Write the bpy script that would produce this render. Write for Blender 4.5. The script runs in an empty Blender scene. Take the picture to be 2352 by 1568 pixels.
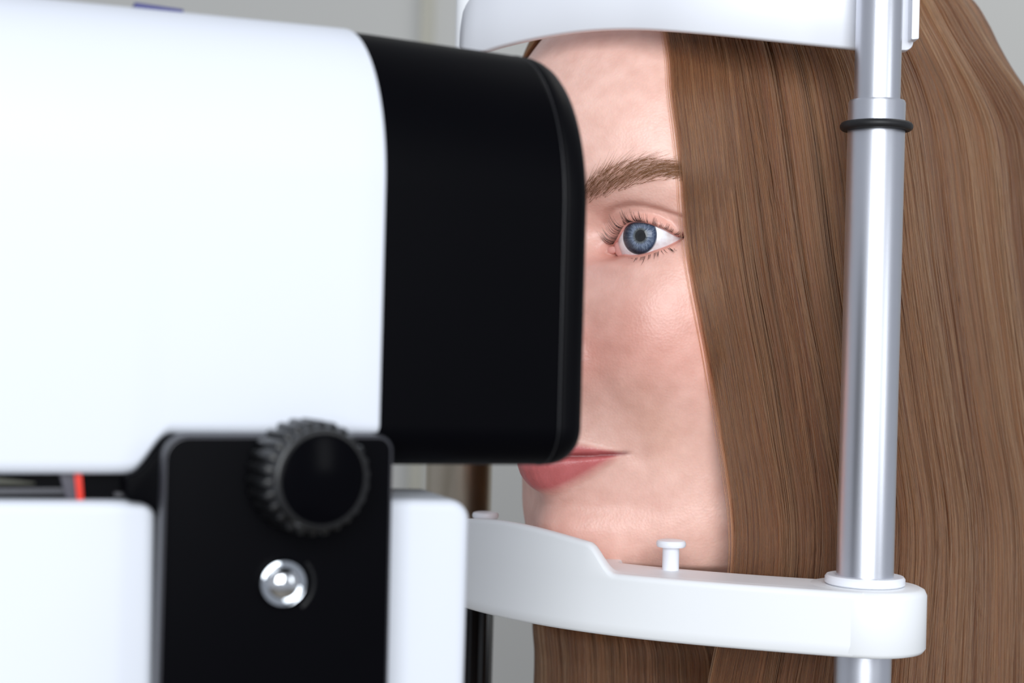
import bpy, bmesh, math, random
import numpy as np
from mathutils import Vector, Matrix
from mathutils.geometry import delaunay_2d_cdt
from mathutils.bvhtree import BVHTree

random.seed(7)
rng = np.random.default_rng(11)
SC = bpy.context.scene
COL = SC.collection
MM = 0.001

# ------------------------------------------------------------------ camera
F = 3900.0                      # focal length in pixels of the 2352 x 1568 frame
ROLL = math.radians(1.46)
CS, SN = math.cos(ROLL), math.sin(ROLL)
CAMZ = 1200.0                   # camera height, mm
cam_d = bpy.data.cameras.new('camera')
cam_d.sensor_width = 36.0
cam_d.lens = 36.0 * F / 2352.0
cam_d.clip_start = 0.01
cam_d.dof.use_dof = True
cam_d.dof.focus_distance = 0.538
cam_d.dof.aperture_fstop = 11.0
cam = bpy.data.objects.new('camera', cam_d)
COL.objects.link(cam)
cam.location = (0, 0, CAMZ * MM)
cam.rotation_euler = (Matrix.Rotation(math.pi / 2, 4, 'X') @ Matrix.Rotation(ROLL, 4, 'Z')).to_euler()
SC.camera = cam

# ------------------------------------------------------------------ light
SC.view_settings.view_transform = 'Standard'
SC.view_settings.look = 'None'
SC.view_settings.gamma = 1.0
SC.view_settings.use_curve_mapping = False
SC.view_settings.exposure = 0.07
world = bpy.data.worlds.new('room_light')
SC.world = world
world.use_nodes = True
bg = world.node_tree.nodes['Background']
bg.inputs[0].default_value = (0.90, 0.95, 1.05, 1)
bg.inputs[1].default_value = 0.42


def area(name, loc, target, size, power, color, size_y=None):
    ld = bpy.data.lights.new(name, 'AREA')
    ld.shape = 'RECTANGLE'
    ld.size = size
    ld.size_y = size_y or size
    ld.energy = power
    ld.color = color
    o = bpy.data.objects.new(name, ld)
    COL.objects.link(o)
    o.location = loc
    o.rotation_euler = (Vector(target) - Vector(loc)).to_track_quat('-Z', 'Y').to_euler()
    return o


area('front_window_light', (0.06, -1.05, 1.60), (0.03, 0.5, 1.2), 1.0, 24.0, (0.94, 0.975, 1.0), 0.9)
area('window_light', (1.05, -0.35, 1.42), (0.05, 0.55, 1.2), 0.22, 1.4, (0.93, 0.97, 1.0), 0.45)
area('room_lamp_light', (0.75, 1.15, 2.45), (0.5, 1.75, 1.5), 0.6, 4.5, (1.0, 0.98, 0.95), 0.4)

# ------------------------------------------------------------------ helpers


def ray(px, py):
    vx, vy = px - 1176.0, 784.0 - py
    return ((vx * CS - vy * SN) / F, (vx * SN + vy * CS) / F)


def at(px, py, d):
    """point (X, D, Z) in mm seen at that place of the frame at depth d"""
    rx, rz = ray(px, py)
    return np.array((rx * d, d, rz * d + CAMZ))


def on_level(px, py, z):
    """point on the horizontal plane z (mm above the camera)"""
    rx, rz = ray(px, py)
    d = z / rz
    return np.array((rx * d, d))


def lin(c):
    return tuple(((v / 255.0) / 12.92 if v <= 10 else ((v / 255.0 + 0.055) / 1.055) ** 2.4) for v in c)


def mat(name, rgb, rough=0.5, metal=0.0, spec=0.5, coat=0.0, bump=0.0, bscale=400.0, vary=0.0, vscale=20.0,
        sss=0.0, stretch=None):
    m = bpy.data.materials.new(name)
    m.use_nodes = True
    nt = m.node_tree
    b = nt.nodes['Principled BSDF']
    c = lin(rgb) + (1,)
    b.inputs['Base Color'].default_value = c
    b.inputs['Roughness'].default_value = rough
    b.inputs['Metallic'].default_value = metal
    b.inputs['Specular IOR Level'].default_value = spec
    b.inputs['Coat Weight'].default_value = coat
    tc = nt.nodes.new('ShaderNodeTexCoord')
    mp = nt.nodes.new('ShaderNodeMapping')
    nt.links.new(tc.outputs['Object'], mp.inputs[0])
    if stretch:
        mp.inputs['Scale'].default_value = stretch
    if bump:
        n = nt.nodes.new('ShaderNodeTexNoise')
        n.inputs['Scale'].default_value = bscale
        n.inputs['Detail'].default_value = 3
        nt.links.new(mp.outputs[0], n.inputs['Vector'])
        bn = nt.nodes.new('ShaderNodeBump')
        bn.inputs['Strength'].default_value = bump
        bn.inputs['Distance'].default_value = 0.0005
        nt.links.new(n.outputs[0], bn.inputs['Height'])
        nt.links.new(bn.outputs[0], b.inputs['Normal'])
    if vary:
        n = nt.nodes.new('ShaderNodeTexNoise')
        n.inputs['Scale'].default_value = vscale
        n.inputs['Detail'].default_value = 4
        nt.links.new(mp.outputs[0], n.inputs['Vector'])
        mx = nt.nodes.new('ShaderNodeMix')
        mx.data_type = 'RGBA'
        mx.inputs[6].default_value = tuple(v * (1 - vary) for v in c[:3]) + (1,)
        mx.inputs[7].default_value = tuple(min(1, v * (1 + vary)) for v in c[:3]) + (1,)
        nt.links.new(n.outputs[0], mx.inputs[0])
        nt.links.new(mx.outputs[2], b.inputs['Base Color'])
    if sss:
        b.inputs['Subsurface Weight'].default_value = sss
        b.inputs['Subsurface Scale'].default_value = 0.002
    return m


def tag(o, label=None, cat=None, kind=None, group=None):
    if label:
        o['label'] = label
    if cat:
        o['category'] = cat
    if kind:
        o['kind'] = kind
    if group:
        o['group'] = group
    return o


def empty(name, loc, rz=0.0):
    o = bpy.data.objects.new(name, None)
    o.empty_display_size = 0.02
    COL.objects.link(o)
    o.location = loc
    o.rotation_euler = (0, 0, rz)
    return o


def link_mesh(name, verts, faces, material, parent=None, smooth=True, sharp=None):
    me = bpy.data.meshes.new(name)
    me.from_pydata([tuple(v) for v in verts], [], faces)
    bm = bmesh.new()
    bm.from_mesh(me)
    bmesh.ops.recalc_face_normals(bm, faces=bm.faces)
    if sharp is not None:
        for e in bm.edges:
            if len(e.link_faces) == 2 and e.calc_face_angle(0) > sharp:
                e.smooth = False
    for f in bm.faces:
        f.smooth = smooth
    bm.to_mesh(me)
    bm.free()
    me.materials.append(material)
    o = bpy.data.objects.new(name, me)
    COL.objects.link(o)
    if parent is not None:
        o.parent = parent
    return o


class MB:
    """collects shapes (in metres) for one mesh"""

    def __init__(self):
        self.v, self.f = [], []

    def add(self, verts, faces):
        k = len(self.v)
        self.v += [tuple(p) for p in verts]
        self.f += [tuple(i + k for i in fc) for fc in faces]

    def loft(self, rings, close_ring=True, cap=True):
        n = len(rings[0])
        verts = [p for r in rings for p in r]
        faces = []
        for i in range(len(rings) - 1):
            for j in range(n if close_ring else n - 1):
                j2 = (j + 1) % n
                faces.append((i * n + j, i * n + j2, (i + 1) * n + j2, (i + 1) * n + j))
        if cap:
            faces.append(tuple(range(n)))
            faces.append(tuple((len(rings) - 1) * n + j for j in range(n)))
        self.add(verts, faces)

    def lathe(self, prof, seg=48, centre=(0, 0, 0), axis=None):
        """prof = [(radius, height)]"""
        rings = []
        R = Matrix.Identity(3) if axis is None else Vector((0, 0, 1)).rotation_difference(Vector(axis)).to_matrix()
        for r, h in prof:
            rings.append([tuple(R @ Vector((r * math.cos(2 * math.pi * k / seg), r * math.sin(2 * math.pi * k / seg), h))
                                + Vector(centre)) for k in range(seg)])
        self.loft(rings)

    def build(self, name, material, parent=None, smooth=True, sharp=math.radians(35)):
        return link_mesh(name, self.v, self.f, material, parent, smooth, sharp)


def catmull(pts, n):
    """resampled smooth curve through points, evenly spaced by length"""
    P = np.array(pts, float)
    P = np.vstack([2 * P[0] - P[1], P, 2 * P[-1] - P[-2]])
    out = []
    for i in range(1, len(P) - 2):
        t = np.linspace(0, 1, 24, endpoint=False)[:, None]
        a, b, c, d = P[i - 1], P[i], P[i + 1], P[i + 2]
        out.append(0.5 * (2 * b + (c - a) * t + (2 * a - 5 * b + 4 * c - d) * t ** 2 + (3 * b - a - 3 * c + d) * t ** 3))
    Q = np.vstack(out + [P[-2][None]])
    L = np.concatenate([[0], np.cumsum(np.linalg.norm(np.diff(Q, axis=0), axis=1))])
    s = np.linspace(0, L[-1], n)
    return np.stack([np.interp(s, L, Q[:, k]) for k in range(Q.shape[1])], 1)


def smooth_interp(x, xp, fp):
    """monotone cubic interpolation (vectorised)"""
    xp, fp = np.array(xp, float), np.array(fp, float)
    h = np.diff(xp)
    d = np.diff(fp) / h
    m = np.zeros(len(xp))
    m[0], m[-1] = d[0], d[-1]
    for i in range(1, len(xp) - 1):
        if d[i - 1] * d[i] > 0:
            w1, w2 = 2 * h[i] + h[i - 1], h[i] + 2 * h[i - 1]
            m[i] = (w1 + w2) / (w1 / d[i - 1] + w2 / d[i])
    x = np.clip(x, xp[0], xp[-1])
    i = np.clip(np.searchsorted(xp, x) - 1, 0, len(xp) - 2)
    t = (x - xp[i]) / h[i]
    return ((1 + 2 * t) * (1 - t) ** 2 * fp[i] + t * (1 - t) ** 2 * h[i] * m[i]
            + t * t * (3 - 2 * t) * fp[i + 1] + t * t * (t - 1) * h[i] * m[i + 1])


# ------------------------------------------------------------------ materials
M_WALL = mat('painted_wall', (198, 198, 195), 0.85, spec=0.2, vary=0.03, vscale=3.0, bump=0.1, bscale=150)
M_FLOOR = mat('vinyl_floor', (150, 142, 130), 0.5, vary=0.06, vscale=5)
M_CEIL = mat('ceiling_paint', (225, 225, 222), 0.9, spec=0.2, vary=0.02)
M_TRIM = mat('beige_trim', (186, 184, 172), 0.7, spec=0.2, vary=0.03)
M_WHITE = mat('white_plastic', (240, 242, 245), 0.38, spec=0.4, vary=0.012, vscale=30, bump=0.02, bscale=1500)
M_WHITE_SATIN = mat('white_satin_plastic', (238, 240, 247), 0.3, spec=0.45, vary=0.012, vscale=30)
M_HOUSING = mat('white_housing_paint', (218, 222, 231), 0.5, spec=0.3, vary=0.012, vscale=20, bump=0.03, bscale=1800)
M_BLACK = mat('black_plastic', (5, 5, 8), 0.40, spec=0.03, vary=0.1, vscale=60, bump=0.03, bscale=1500)
M_SEAM = mat('seam_highlight_plastic', (24, 24, 28), 0.35, spec=0.5, vary=0.05)
M_EDGE = mat('dark_grey_edge', (50, 50, 56), 0.4, spec=0.5, vary=0.08, vscale=60)
M_RIM = mat('black_rim_plastic', (6, 6, 9), 0.45, spec=0.06, vary=0.1, vscale=60)
M_BLACK_GLOSS = mat('black_gloss_plastic', (5, 5, 8), 0.2, spec=0.035, vary=0.1, vscale=60)
M_BLACK_RUBBER = mat('black_rubber', (26, 26, 28), 0.5, spec=0.4, bump=0.1, bscale=2500)
M_KNOB = mat('black_knob_plastic', (14, 14, 16), 0.32, spec=0.5, vary=0.1, vscale=80)
M_DARK_METAL = mat('dark_rail_metal', (70, 70, 74), 0.4, metal=0.6, vary=0.08, vscale=40, stretch=(1, 1, 12))
M_RED = mat('red_stripe_paint', (216, 38, 10), 0.5, vary=0.05)
M_BLUE = mat('blue_strip', (42, 44, 110), 0.5, vary=0.05)
M_ALU = mat('satin_aluminium', (218, 220, 228), 0.36, metal=1.0, vary=0.02, vscale=300, bump=0.03, bscale=3000)
M_ALU_FAR = mat('brushed_column_metal', (186, 176, 160), 0.33, metal=1.0, vary=0.02, vscale=200)
M_CHROME = mat('polished_chrome', (225, 228, 232), 0.10, metal=1.0, vary=0.01)

# ------------------------------------------------------------------ room shell


def panel(name, corners, material):
    o = link_mesh(name, corners, [(0, 1, 2, 3)], material, None, False)
    tag(o, kind='structure')
    return o


def box(mb, x0, x1, y0, y1, z0, z1):
    mb.add([(x0, y0, z0), (x1, y0, z0), (x1, y1, z0), (x0, y1, z0), (x0, y0, z1), (x1, y0, z1), (x1, y1, z1), (x0, y1, z1)],
           [(0, 3, 2, 1), (4, 5, 6, 7), (0, 1, 5, 4), (1, 2, 6, 5), (2, 3, 7, 6), (3, 0, 4, 7)])


mb = MB(); box(mb, -2.2, 2.2, 1.75, 1.85, 0.0, 2.6)
tag(mb.build('wall_back', M_WALL, smooth=False), 'pale grey painted wall behind the patient', kind='structure')
mb = MB(); box(mb, -2.2, 2.2, -1.8, 1.85, -0.05, 0.0)
tag(mb.build('floor', M_FLOOR, smooth=False), kind='structure')
mb = MB()
x0 = ray(968, 20)[0] * 1.75
box(mb, x0, x0 + 0.013, 1.741, 1.75, 0.0, 2.6)
tag(mb.build('trim_1', M_TRIM, smooth=False), 'narrow beige vertical strip on the grey wall', kind='structure')

# ------------------------------------------------------------------ head stand (chin rest)
P_NEAR = np.array((0.2113 * 518, 518.0))
P_FAR = np.array((-0.0292 * 675, 675.0))
CH_MID = (P_NEAR + P_FAR) / 2
LAT = (P_FAR - P_NEAR) / np.linalg.norm(P_FAR - P_NEAR)     # towards the far pole
FWD = np.array((-LAT[1], LAT[0])); FWD = -FWD if FWD[1] > 0 else FWD   # towards the instrument
HALF = np.linalg.norm(P_FAR - P_NEAR) / 2
ZB, ZT = -91.0, -71.4                                        # plate bottom and top, mm from camera height

stand = empty('chin_rest_stand', (CH_MID[0] * MM, CH_MID[1] * MM, 0.85))
tag(stand, 'white plastic chin and forehead rest on silver metal poles, holding the woman\'s head', 'chin rest')
SO = np.array((CH_MID[0], CH_MID[1], 850.0))


def st(p):          # world mm -> stand local metres
    return tuple((np.array(p, float) - SO) * MM)


def lathe_at(name, material, P, prof, seg=56, parent=None, label=None):
    m_ = MB()
    m_.lathe([(r * MM, (h + CAMZ - SO[2]) * MM) for r, h in prof], seg, ((P[0] - SO[0]) * MM, (P[1] - SO[1]) * MM, 0))
    o = m_.build(name, material, parent or stand)
    if label:
        o['label'] = label
    return o


zc = ray(2019, 222)[1] * 509          # top of the thicker tube
ro, ri = 130 / F * 518 / 2, 105 / F * 518 / 2
lathe_at('upright_pole', M_ALU, P_NEAR,
         [(ro - 0.4, -330), (ro, -329), (ro, zc - 0.7), (ro - 0.3, zc), (ri + 0.05, zc + 0.05), (ri, zc + 0.1), (ri, 175), (ri - 0.5, 176)], 72)
zr = ray(2014, 282)[1] * 509
ring = [(ro - 0.3 + 1.35 * (1 + math.cos(a)), zr + 1.35 * math.sin(a)) for a in np.linspace(0, 2 * math.pi, 17)[:-1]]
m_ = MB()
rings = [[((P_NEAR[0] - SO[0] + r * math.cos(t)) * MM, (P_NEAR[1] - SO[1] + r * math.sin(t)) * MM, (h + CAMZ - SO[2]) * MM)
          for r, h in ring] for t in np.linspace(0, 2 * math.pi, 65)]
m_.loft(rings, cap=False)
m_.build('rubber_ring', M_BLACK_RUBBER, stand)['label'] = 'black rubber ring round the pole'
lathe_at('pole_collar', M_WHITE_SATIN, P_NEAR,
         [(ro + 0.05, ZT + 0.2), (11.6, ZT + 0.2), (12.1, ZT + 0.6), (12.1, ZT + 2.2), (11.6, ZT + 2.9), (ro + 1.2, ZT + 3.1), (ro + 0.05, ZT + 2.6)])
rf = 152 / F * 675 / 2
lathe_at('upright_pole', M_ALU_FAR, P_FAR,
         [(rf - 0.5, ZB - 4), (rf, ZB - 3), (rf, 60), (rf - 1, 61), (5.4, 61.2), (5.0, 61.3)], 56,
         label='thicker far metal column')
lathe_at('upper_pole', M_WHITE, P_FAR, [(5.9, 60.5), (5.9, 175), (5.4, 176)], 48, label='thin white upper pole')
lathe_at('lower_collar', M_WHITE, P_FAR, [(5, ZB + 0.5), (13.3, ZB + 0.4), (13.3, ZB - 7.4), (12.6, ZB - 8.2), (5, ZB - 8.3)])
# black ribbed height knob below the far end
m_ = MB()
kr = []
for h, s in ((ZB - 8.3, 0.74), (ZB - 9.3, 0.80), (ZB - 13, 0.94), (ZB - 15, 1.0), (ZB - 60, 1.0), (ZB - 62, 0.9)):
    r_ = []
    for k in range(96):
        rr = 14.4 * s + (0.75 if s >= 0.94 else 0.1) * (1 if math.sin(k * 2 * math.pi / 96 * 16) > 0 else -1)
        a_ = 2 * math.pi * k / 96
        r_.append(((P_FAR[0] - SO[0] + rr * math.cos(a_)) * MM, (P_FAR[1] - SO[1] + rr * math.sin(a_)) * MM, (h + CAMZ - SO[2]) * MM))
    kr.append(r_)
m_.loft(kr)
m_.build('height_knob', M_KNOB, stand)['label'] = 'black ribbed height adjusting knob'

# chin plate: swept along its curved front edge
fr = []
for px, py in ((1200, 1430), (1300, 1450), (1400, 1461), (1500, 1473), (1600, 1483), (1700, 1493), (1800, 1501), (1900, 1508)):
    p = on_level(px, py, ZB) - CH_MID
    fr.append((abs(p @ LAT), p @ FWD))
fr.sort()
fl = np.array([0.0] + [a for a, b in fr] + [112.7])
ff = np.array([fr[0][1] + 0.4] + [b for a, b in fr] + [14.9])
ff = np.minimum.accumulate(ff)
cf = np.polyfit(np.concatenate([fl, -fl]), np.concatenate([ff, ff]), 8)
ll = np.linspace(-112.7, 112.7, 161)
fw = np.polyval(cf, ll)
print('plate', list(zip(fl.round(1), ff.round(1), np.polyval(cf, fl).round(1))))
front = CH_MID + ll[:, None] * LAT + fw[:, None] * FWD
tang = np.gradient(front, axis=0)
tang /= np.linalg.norm(tang, axis=1)[:, None]
inw = np.stack([tang[:, 1], -tang[:, 0]], 1)
inw *= np.sign(-(inw @ FWD))[:, None]


def sstep(a, b, x):
    t = np.clip((x - a) / (b - a), 0, 1)
    return t * t * (3 - 2 * t)


lwall = abs((on_level(1395, 1461, ZB) - CH_MID) @ LAT)
rings = []
for i in range(len(ll)):
    al = abs(ll[i])
    up = sstep(lwall + 1.5, lwall - 8, al)
    hz = 12.3 * up * (0.62 + 0.38 * math.cos(min(al / lwall, 1) * math.pi / 2)) * 1.0
    q1 = 27.0
    cup = sstep(32, 22, al)
    q1 += 16 * cup
    t_ = ZT + hz
    prof = [(2.0, ZB), (0.8, ZB + 0.3), (0.1, ZB + 1.2), (0, ZB + 4), (0, ZT - 2), (0.0, t_ - 1.6), (0.3, t_ - 0.6), (1.2, t_ - 0.05), (2.4, t_),
            (3.6, t_ - 0.2), (4.6, ZT + hz * 0.8), (6.0, ZT + hz * 0.35), (8.5, ZT + hz * 0.06), (10, ZT), (q1 - 5, ZT - 0.0),
            (q1 - 3, ZT), (q1 - 1, ZT - 0.2), (q1, ZT - 1.2), (q1, ZB + 1), (q1 - 1, ZB)]
    rings.append([st((front[i][0] + inw[i][0] * q, front[i][1] + inw[i][1] * q, z + CAMZ)) for q, z in prof])
m_ = MB(); m_.loft(rings)
RB = 18.6
for P in (P_NEAR, P_FAR):
    m_.lathe([(RB - 2, (ZB + CAMZ - SO[2]) * MM * 1.0)] and
             [(r * MM, (h + CAMZ - SO[2]) * MM) for r, h in ((RB - 2.2, ZB - 0.02), (RB - 0.8, ZB + 0.35), (RB, ZB + 1.5), (RB, ZT - 2.2),
                                                          (RB - 0.7, ZT - 0.7), (RB - 2.2, ZT + 0.02))], 72,
             ((P[0] - SO[0]) * MM, (P[1] - SO[1]) * MM, 0))
m_.build('chin_plate', M_WHITE, stand, sharp=math.radians(50))

# paper pins
pin = on_level(1540, 1308, ZT)
lp, fp_ = (pin - CH_MID) @ LAT, (pin - CH_MID) @ FWD
for sgn in (1, -1):
    P = CH_MID + sgn * lp * LAT + fp_ * FWD
    lathe_at('paper_pin', M_WHITE_SATIN, P, [(2.7, ZT - 0.5), (2.7, ZT + 6.9), (2.9, ZT + 7.2), (4.4, ZT + 7.3), (4.75, ZT + 7.8),
                                             (4.75, ZT + 8.7), (4.4, ZT + 9.3), (3.4, ZT + 9.6), (0.5, ZT + 9.7)], 36)

# forehead band
bpts = [(2000, 118, 527), (1967, 113, 526.5), (1800, 96, 527), (1600, 76, 533), (1440, 67, 546), (1300, 76, 561), (1150, 106, 583), (1054, 140, 604)]
B3 = catmull([at(*p) for p in bpts], 90)
topz = at(1110, -26, 590)[2]
rings = []
for i in range(len(B3)):
    t2 = B3[min(i + 1, 89)] - B3[max(i - 1, 0)]
    t2 = t2[:2] / np.linalg.norm(t2[:2])
    nrm = np.array((-t2[1], t2[0]))
    nrm = nrm if nrm @ FWD > 0 else -nrm
    zb, zt = B3[i][2], topz + 2.0 * (1 - i / 89.0)
    # rounded far end
    Lr = 11.0
    dl = np.linalg.norm(B3[-1][:2] - B3[i][:2])
    if dl < Lr:
        k = math.sqrt(max(0.0, 1 - (1 - dl / Lr) ** 2))
        zt = zt - Lr * (1 - k)
        zb = zb + 4.0 * (1 - k)
    pr = [(0.0, zb + 0.9), (-0.5, zb + 0.3), (-1.2, zb), (-2.6, zb), (-3.3, zb + 0.4), (-3.6, zb + 1.2),
          (-3.6, zt - 1.2), (-3.3, zt - .4), (-2.6, zt), (-1.2, zt), (-0.5, zt - .3), (0, zt - .9)]
    rings.append([st((B3[i][0] + nrm[0] * q, B3[i][1] + nrm[1] * q, z)) for q, z in pr])
m_ = MB(); m_.loft(rings)
band = m_.build('forehead_band', M_WHITE_SATIN, stand, sharp=math.radians(60))
# clip that hooks the near end of the band round the pole
m_ = MB()


def slab(mbx, outline, y0, y1, r=0.6):
    """outline [(X, Z)] mm extruded in depth y0..y1 with rounded rim"""
    O = np.array(outline, float)
    n = len(O)
    tn = np.roll(O, -1, 0) - np.roll(O, 1, 0)
    tn /= np.linalg.norm(tn, axis=1)[:, None]
    nn = np.stack([tn[:, 1], -tn[:, 0]], 1)
    c = O.mean(0)
    if ((O - c) * nn).sum() < 0:
        nn = -nn
    rr = []
    for yy, ins in ((y0, r), (y0 + 0.3 * r, 0.3 * r), (y0 + r, 0), (y1 - r, 0), (y1 - 0.3 * r, 0.3 * r), (y1, r)):
        Q = O - nn * ins
        rr.append([st((p[0], yy, p[1])) for p in Q])
    mbx.loft(rr)


def round_poly(pts, rad, n=7):
    out = []
    P = [np.array(p, float) for p in pts]
    for i in range(len(P)):
        a, b, c = P[i - 1], P[i], P[(i + 1) % len(P)]
        r = rad[i] if isinstance(rad, (list, tuple)) else rad
        if r <= 0:
            out.append(b); continue
        u, v = (a - b) / np.linalg.norm(a - b), (c - b) / np.linalg.norm(c - b)
        ang = math.acos(max(-1, min(1, float(u @ v))))
        tl = min(r / math.tan(ang / 2), 0.49 * np.linalg.norm(a - b), 0.49 * np.linalg.norm(c - b))
        r2 = tl * math.tan(ang / 2)
        bis = (u + v) / np.linalg.norm(u + v)
        cen = b + bis * r2 / math.sin(ang / 2)
        s, e = b + u * tl - cen, b + v * tl - cen
        a0 = math.atan2(s[1], s[0]); a1 = math.atan2(e[1], e[0])
        da = (a1 - a0 + math.pi) % (2 * math.pi) - math.pi
        for k in range(n + 1):
            out.append(cen + r2 * np.array((math.cos(a0 + da * k / n), math.sin(a0 + da * k / n))))
    return out


def pz(px, py, d):
    p = at(px, py, d); return (p[0], p[2])


tz = topz + 4
o1 = [pz(1990, 118, 529), pz(2094, 119, 529), (pz(2096, 0, 529)[0], tz), (pz(2000, 0, 529)[0], tz)]
slab(m_, round_poly(o1, [0.5, 2.6, 0.5, 0.5]), 526.5, 531.5)
o2 = [pz(2087, 96, 525), pz(2105, 94, 525), (pz(2107, 0, 525)[0], tz), (pz(2089, 0, 525)[0], tz)]
slab(m_, round_poly(o2, 0.5), 521.5, 535, 0.4)
m_.build('band_clip', M_WHITE_SATIN, stand)

# ------------------------------------------------------------------ the instrument
YAW = math.radians(18)
Q0 = at(1360, 600, 410.0)
AX = np.array((math.cos(YAW), math.sin(YAW)))
NC = np.array((math.sin(YAW), -math.cos(YAW)))     # side normal, towards the camera


def dev(px, py, m=0.0):
    """(along axis, height) in mm where the ray meets the device's side plane shifted by m towards the camera"""
    rx, rz = ray(px, py)
    q = Q0[:2] + NC * m
    d = (q @ NC) / (rx * NC[0] + NC[1])
    p = np.array((rx * d, d))
    return float((p - q) @ AX), rz * d, d


dz0 = -150.0
instr = empty('eye_examination_instrument', (Q0[0] * MM, Q0[1] * MM, (CAMZ + dz0) * MM), YAW)
tag(instr, 'white eye examination instrument with a black nose cover pointed at the woman', 'medical instrument')


def dl(a, m, z):
    return (a * MM, -m * MM, (z - dz0) * MM)


def section(zb, zt, W, rt, rb, ins=0.0, n=10, rv=41.0):
    """cross-section in (m, z), m from 0 (near side) to -W; elliptical shoulders rt wide and rv high, small lower corners rb"""
    pts = []
    h, v = max(rt - ins, 0.3), max(rv - ins, 0.3)
    rb = max(rb - ins, 0.3)
    lo, hi, l, r = zb + ins, zt - ins, -W + ins, -ins
    for k in range(n + 1):
        t = math.pi / 2 * k / n
        pts.append((r - rb * (1 - math.cos(t - math.pi / 2)), lo + rb * (1 + math.sin(t - math.pi / 2))))
    for k in range(2 * n + 1):
        t = math.pi / 2 * k / (2 * n)
        pts.append((r - h * (1 - math.cos(t)), hi - v * (1 - math.sin(t))))
    for k in range(2 * n + 1):
        t = math.pi / 2 * (1 - k / (2 * n))
        pts.append((l + h * (1 - math.cos(t)), hi - v * (1 - math.sin(t))))
    for k in range(n + 1):
        t = math.pi / 2 * k / n
        pts.append((l + rb * (1 - math.cos(t)), lo + rb * (1 - math.sin(t))))
    return pts


W = 68.0
SHEAR = 0.16          # the true axis turns a little more than the side wall


def topz_at(px, py):
    a, z, d = dev(px, py)
    return a, ray(px, py)[1] * (d + 27) + 0.4


# white housing
aT = [topz_at(100, -3), topz_at(450, 29), topz_at(800, 63)]
tk = np.polyfit([a for a, z in aT], [z for a, z in aT], 1)
print('housing top slope', tk, aT)
aL = dev(-420, 600)[0]
aJ = dev(886, 500)[0]
zl = dev(150, 1090)[1]
zh = dev(600, 1001)[1]
aS0, aS1 = dev(300, 1080)[0], dev(395, 1010)[0]
RT = 32.0
m_ = MB(); rings = []
sts = [aL, aL + 1, aL + 3, aL + 8] + list(np.linspace(aL + 10, aS0 - 3, 8)) + list(np.linspace(aS0 - 2, aS1 + 2, 12)) + list(np.linspace(aS1 + 4, aJ - 0.8, 8)) + [aJ - 0.25, aJ]
for a in sts:
    zb = zl + (zh - zl) * float(sstep(aS0, aS1, a))
    ins = {aL: 4.0, aL + 1: 2, aL + 3: .6}.get(a, 0.0)
    if a == aJ:
        ins = 0.45
    elif a == aJ - 0.25:
        ins = 0.12
    rings.append([dl(a + SHEAR * m, m, z) for m, z in section(zb, np.polyval(tk, a), W, RT, 3.0, ins, 12)])
m_.loft(rings)
m_.build('white_housing', M_HOUSING, instr, sharp=math.radians(60))

# black nose cover
a1, z1 = topz_at(830, 68); a2, z2 = topz_at(1195, 119)
aSm = dev(1302, 450)[0]
zbk = ray(1100, 1071)[1] * (dev(1100, 1071)[2] + 5)
aF = dev(1372, 500)[0]
kb = (z2 - z1) / (a2 - a1)
m_ = MB(); rings = []


def ztb(a):
    return min(z2 + kb * (a - a2), np.polyval(tk, a) - 0.7)


for a in list(np.linspace(aJ - 6, aSm - 1.2, 14)) + [aSm - 0.5]:
    rings.append([dl(a + SHEAR * m, m - 0.6, z) for m, z in section(zbk, ztb(a), W - 1.2, RT - 0.5, 10, 0.0, 14)])
rings.append([dl(aSm - 0.1 + SHEAR * m, m - 0.6, z) for m, z in section(zbk, ztb(aSm), W - 1.2, RT - 0.5, 10, 0.5, 14)])
m_.loft(rings)
m_.build('nose_cover', M_BLACK, instr, sharp=math.radians(60))
m_ = MB(); rings = []
for da, o_ in ((-0.55, -0.25), (-0.5, 0.10), (-0.35, 0.16), (-0.2, 0.10), (-0.1, -0.25)):
    rings.append([dl(aSm + da + SHEAR * m, m - 0.6, z) for m, z in section(zbk, ztb(aSm), W - 1.2, RT - 0.5, 10, -o_, 14)])
m_.loft(rings)
m_.build('seam_highlight_ring', M_SEAM, instr, sharp=math.radians(80))  # thin ring added along the seam to catch a highlight line
m_ = MB(); rings = []
L_ = aF - aSm
for da, ins in ((-0.4, 1.2), (-0.1, 1.0), (0.1, 0.45), (0.5, 0.15), (1.0, 0.0), (L_ * .3, 0.15), (L_ * .5, 0.6), (L_ * .7, 1.5), (L_ * .85, 2.7), (L_ * .95, 4.2), (L_, 6.5), (L_ + .15, 9)):
    rings.append([dl(aSm + da + SHEAR * m, m - 0.6, z) for m, z in section(zbk, ztb(aSm) - 0.02 * da, W - 1.2, RT - 0.5, 10, ins, 14)])
m_.loft(rings)
rim = m_.build('front_rim', M_RIM, instr, sharp=math.radians(60))
# objective window in the front face, aimed at the far eye
m_ = MB(); m_.lathe([(14 * MM, 0), (14 * MM, 0.8 * MM), (12.5 * MM, 1.2 * MM), (11.5 * MM, 0.5 * MM), (0.5 * MM, 0.5 * MM)], 40,
                    dl(aF - SHEAR * W / 2 - 0.3, -W / 2, (zbk + z2) / 2), (1, -SHEAR, 0))
m_.build('objective_lens', M_BLACK_GLOSS, instr)


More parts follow.
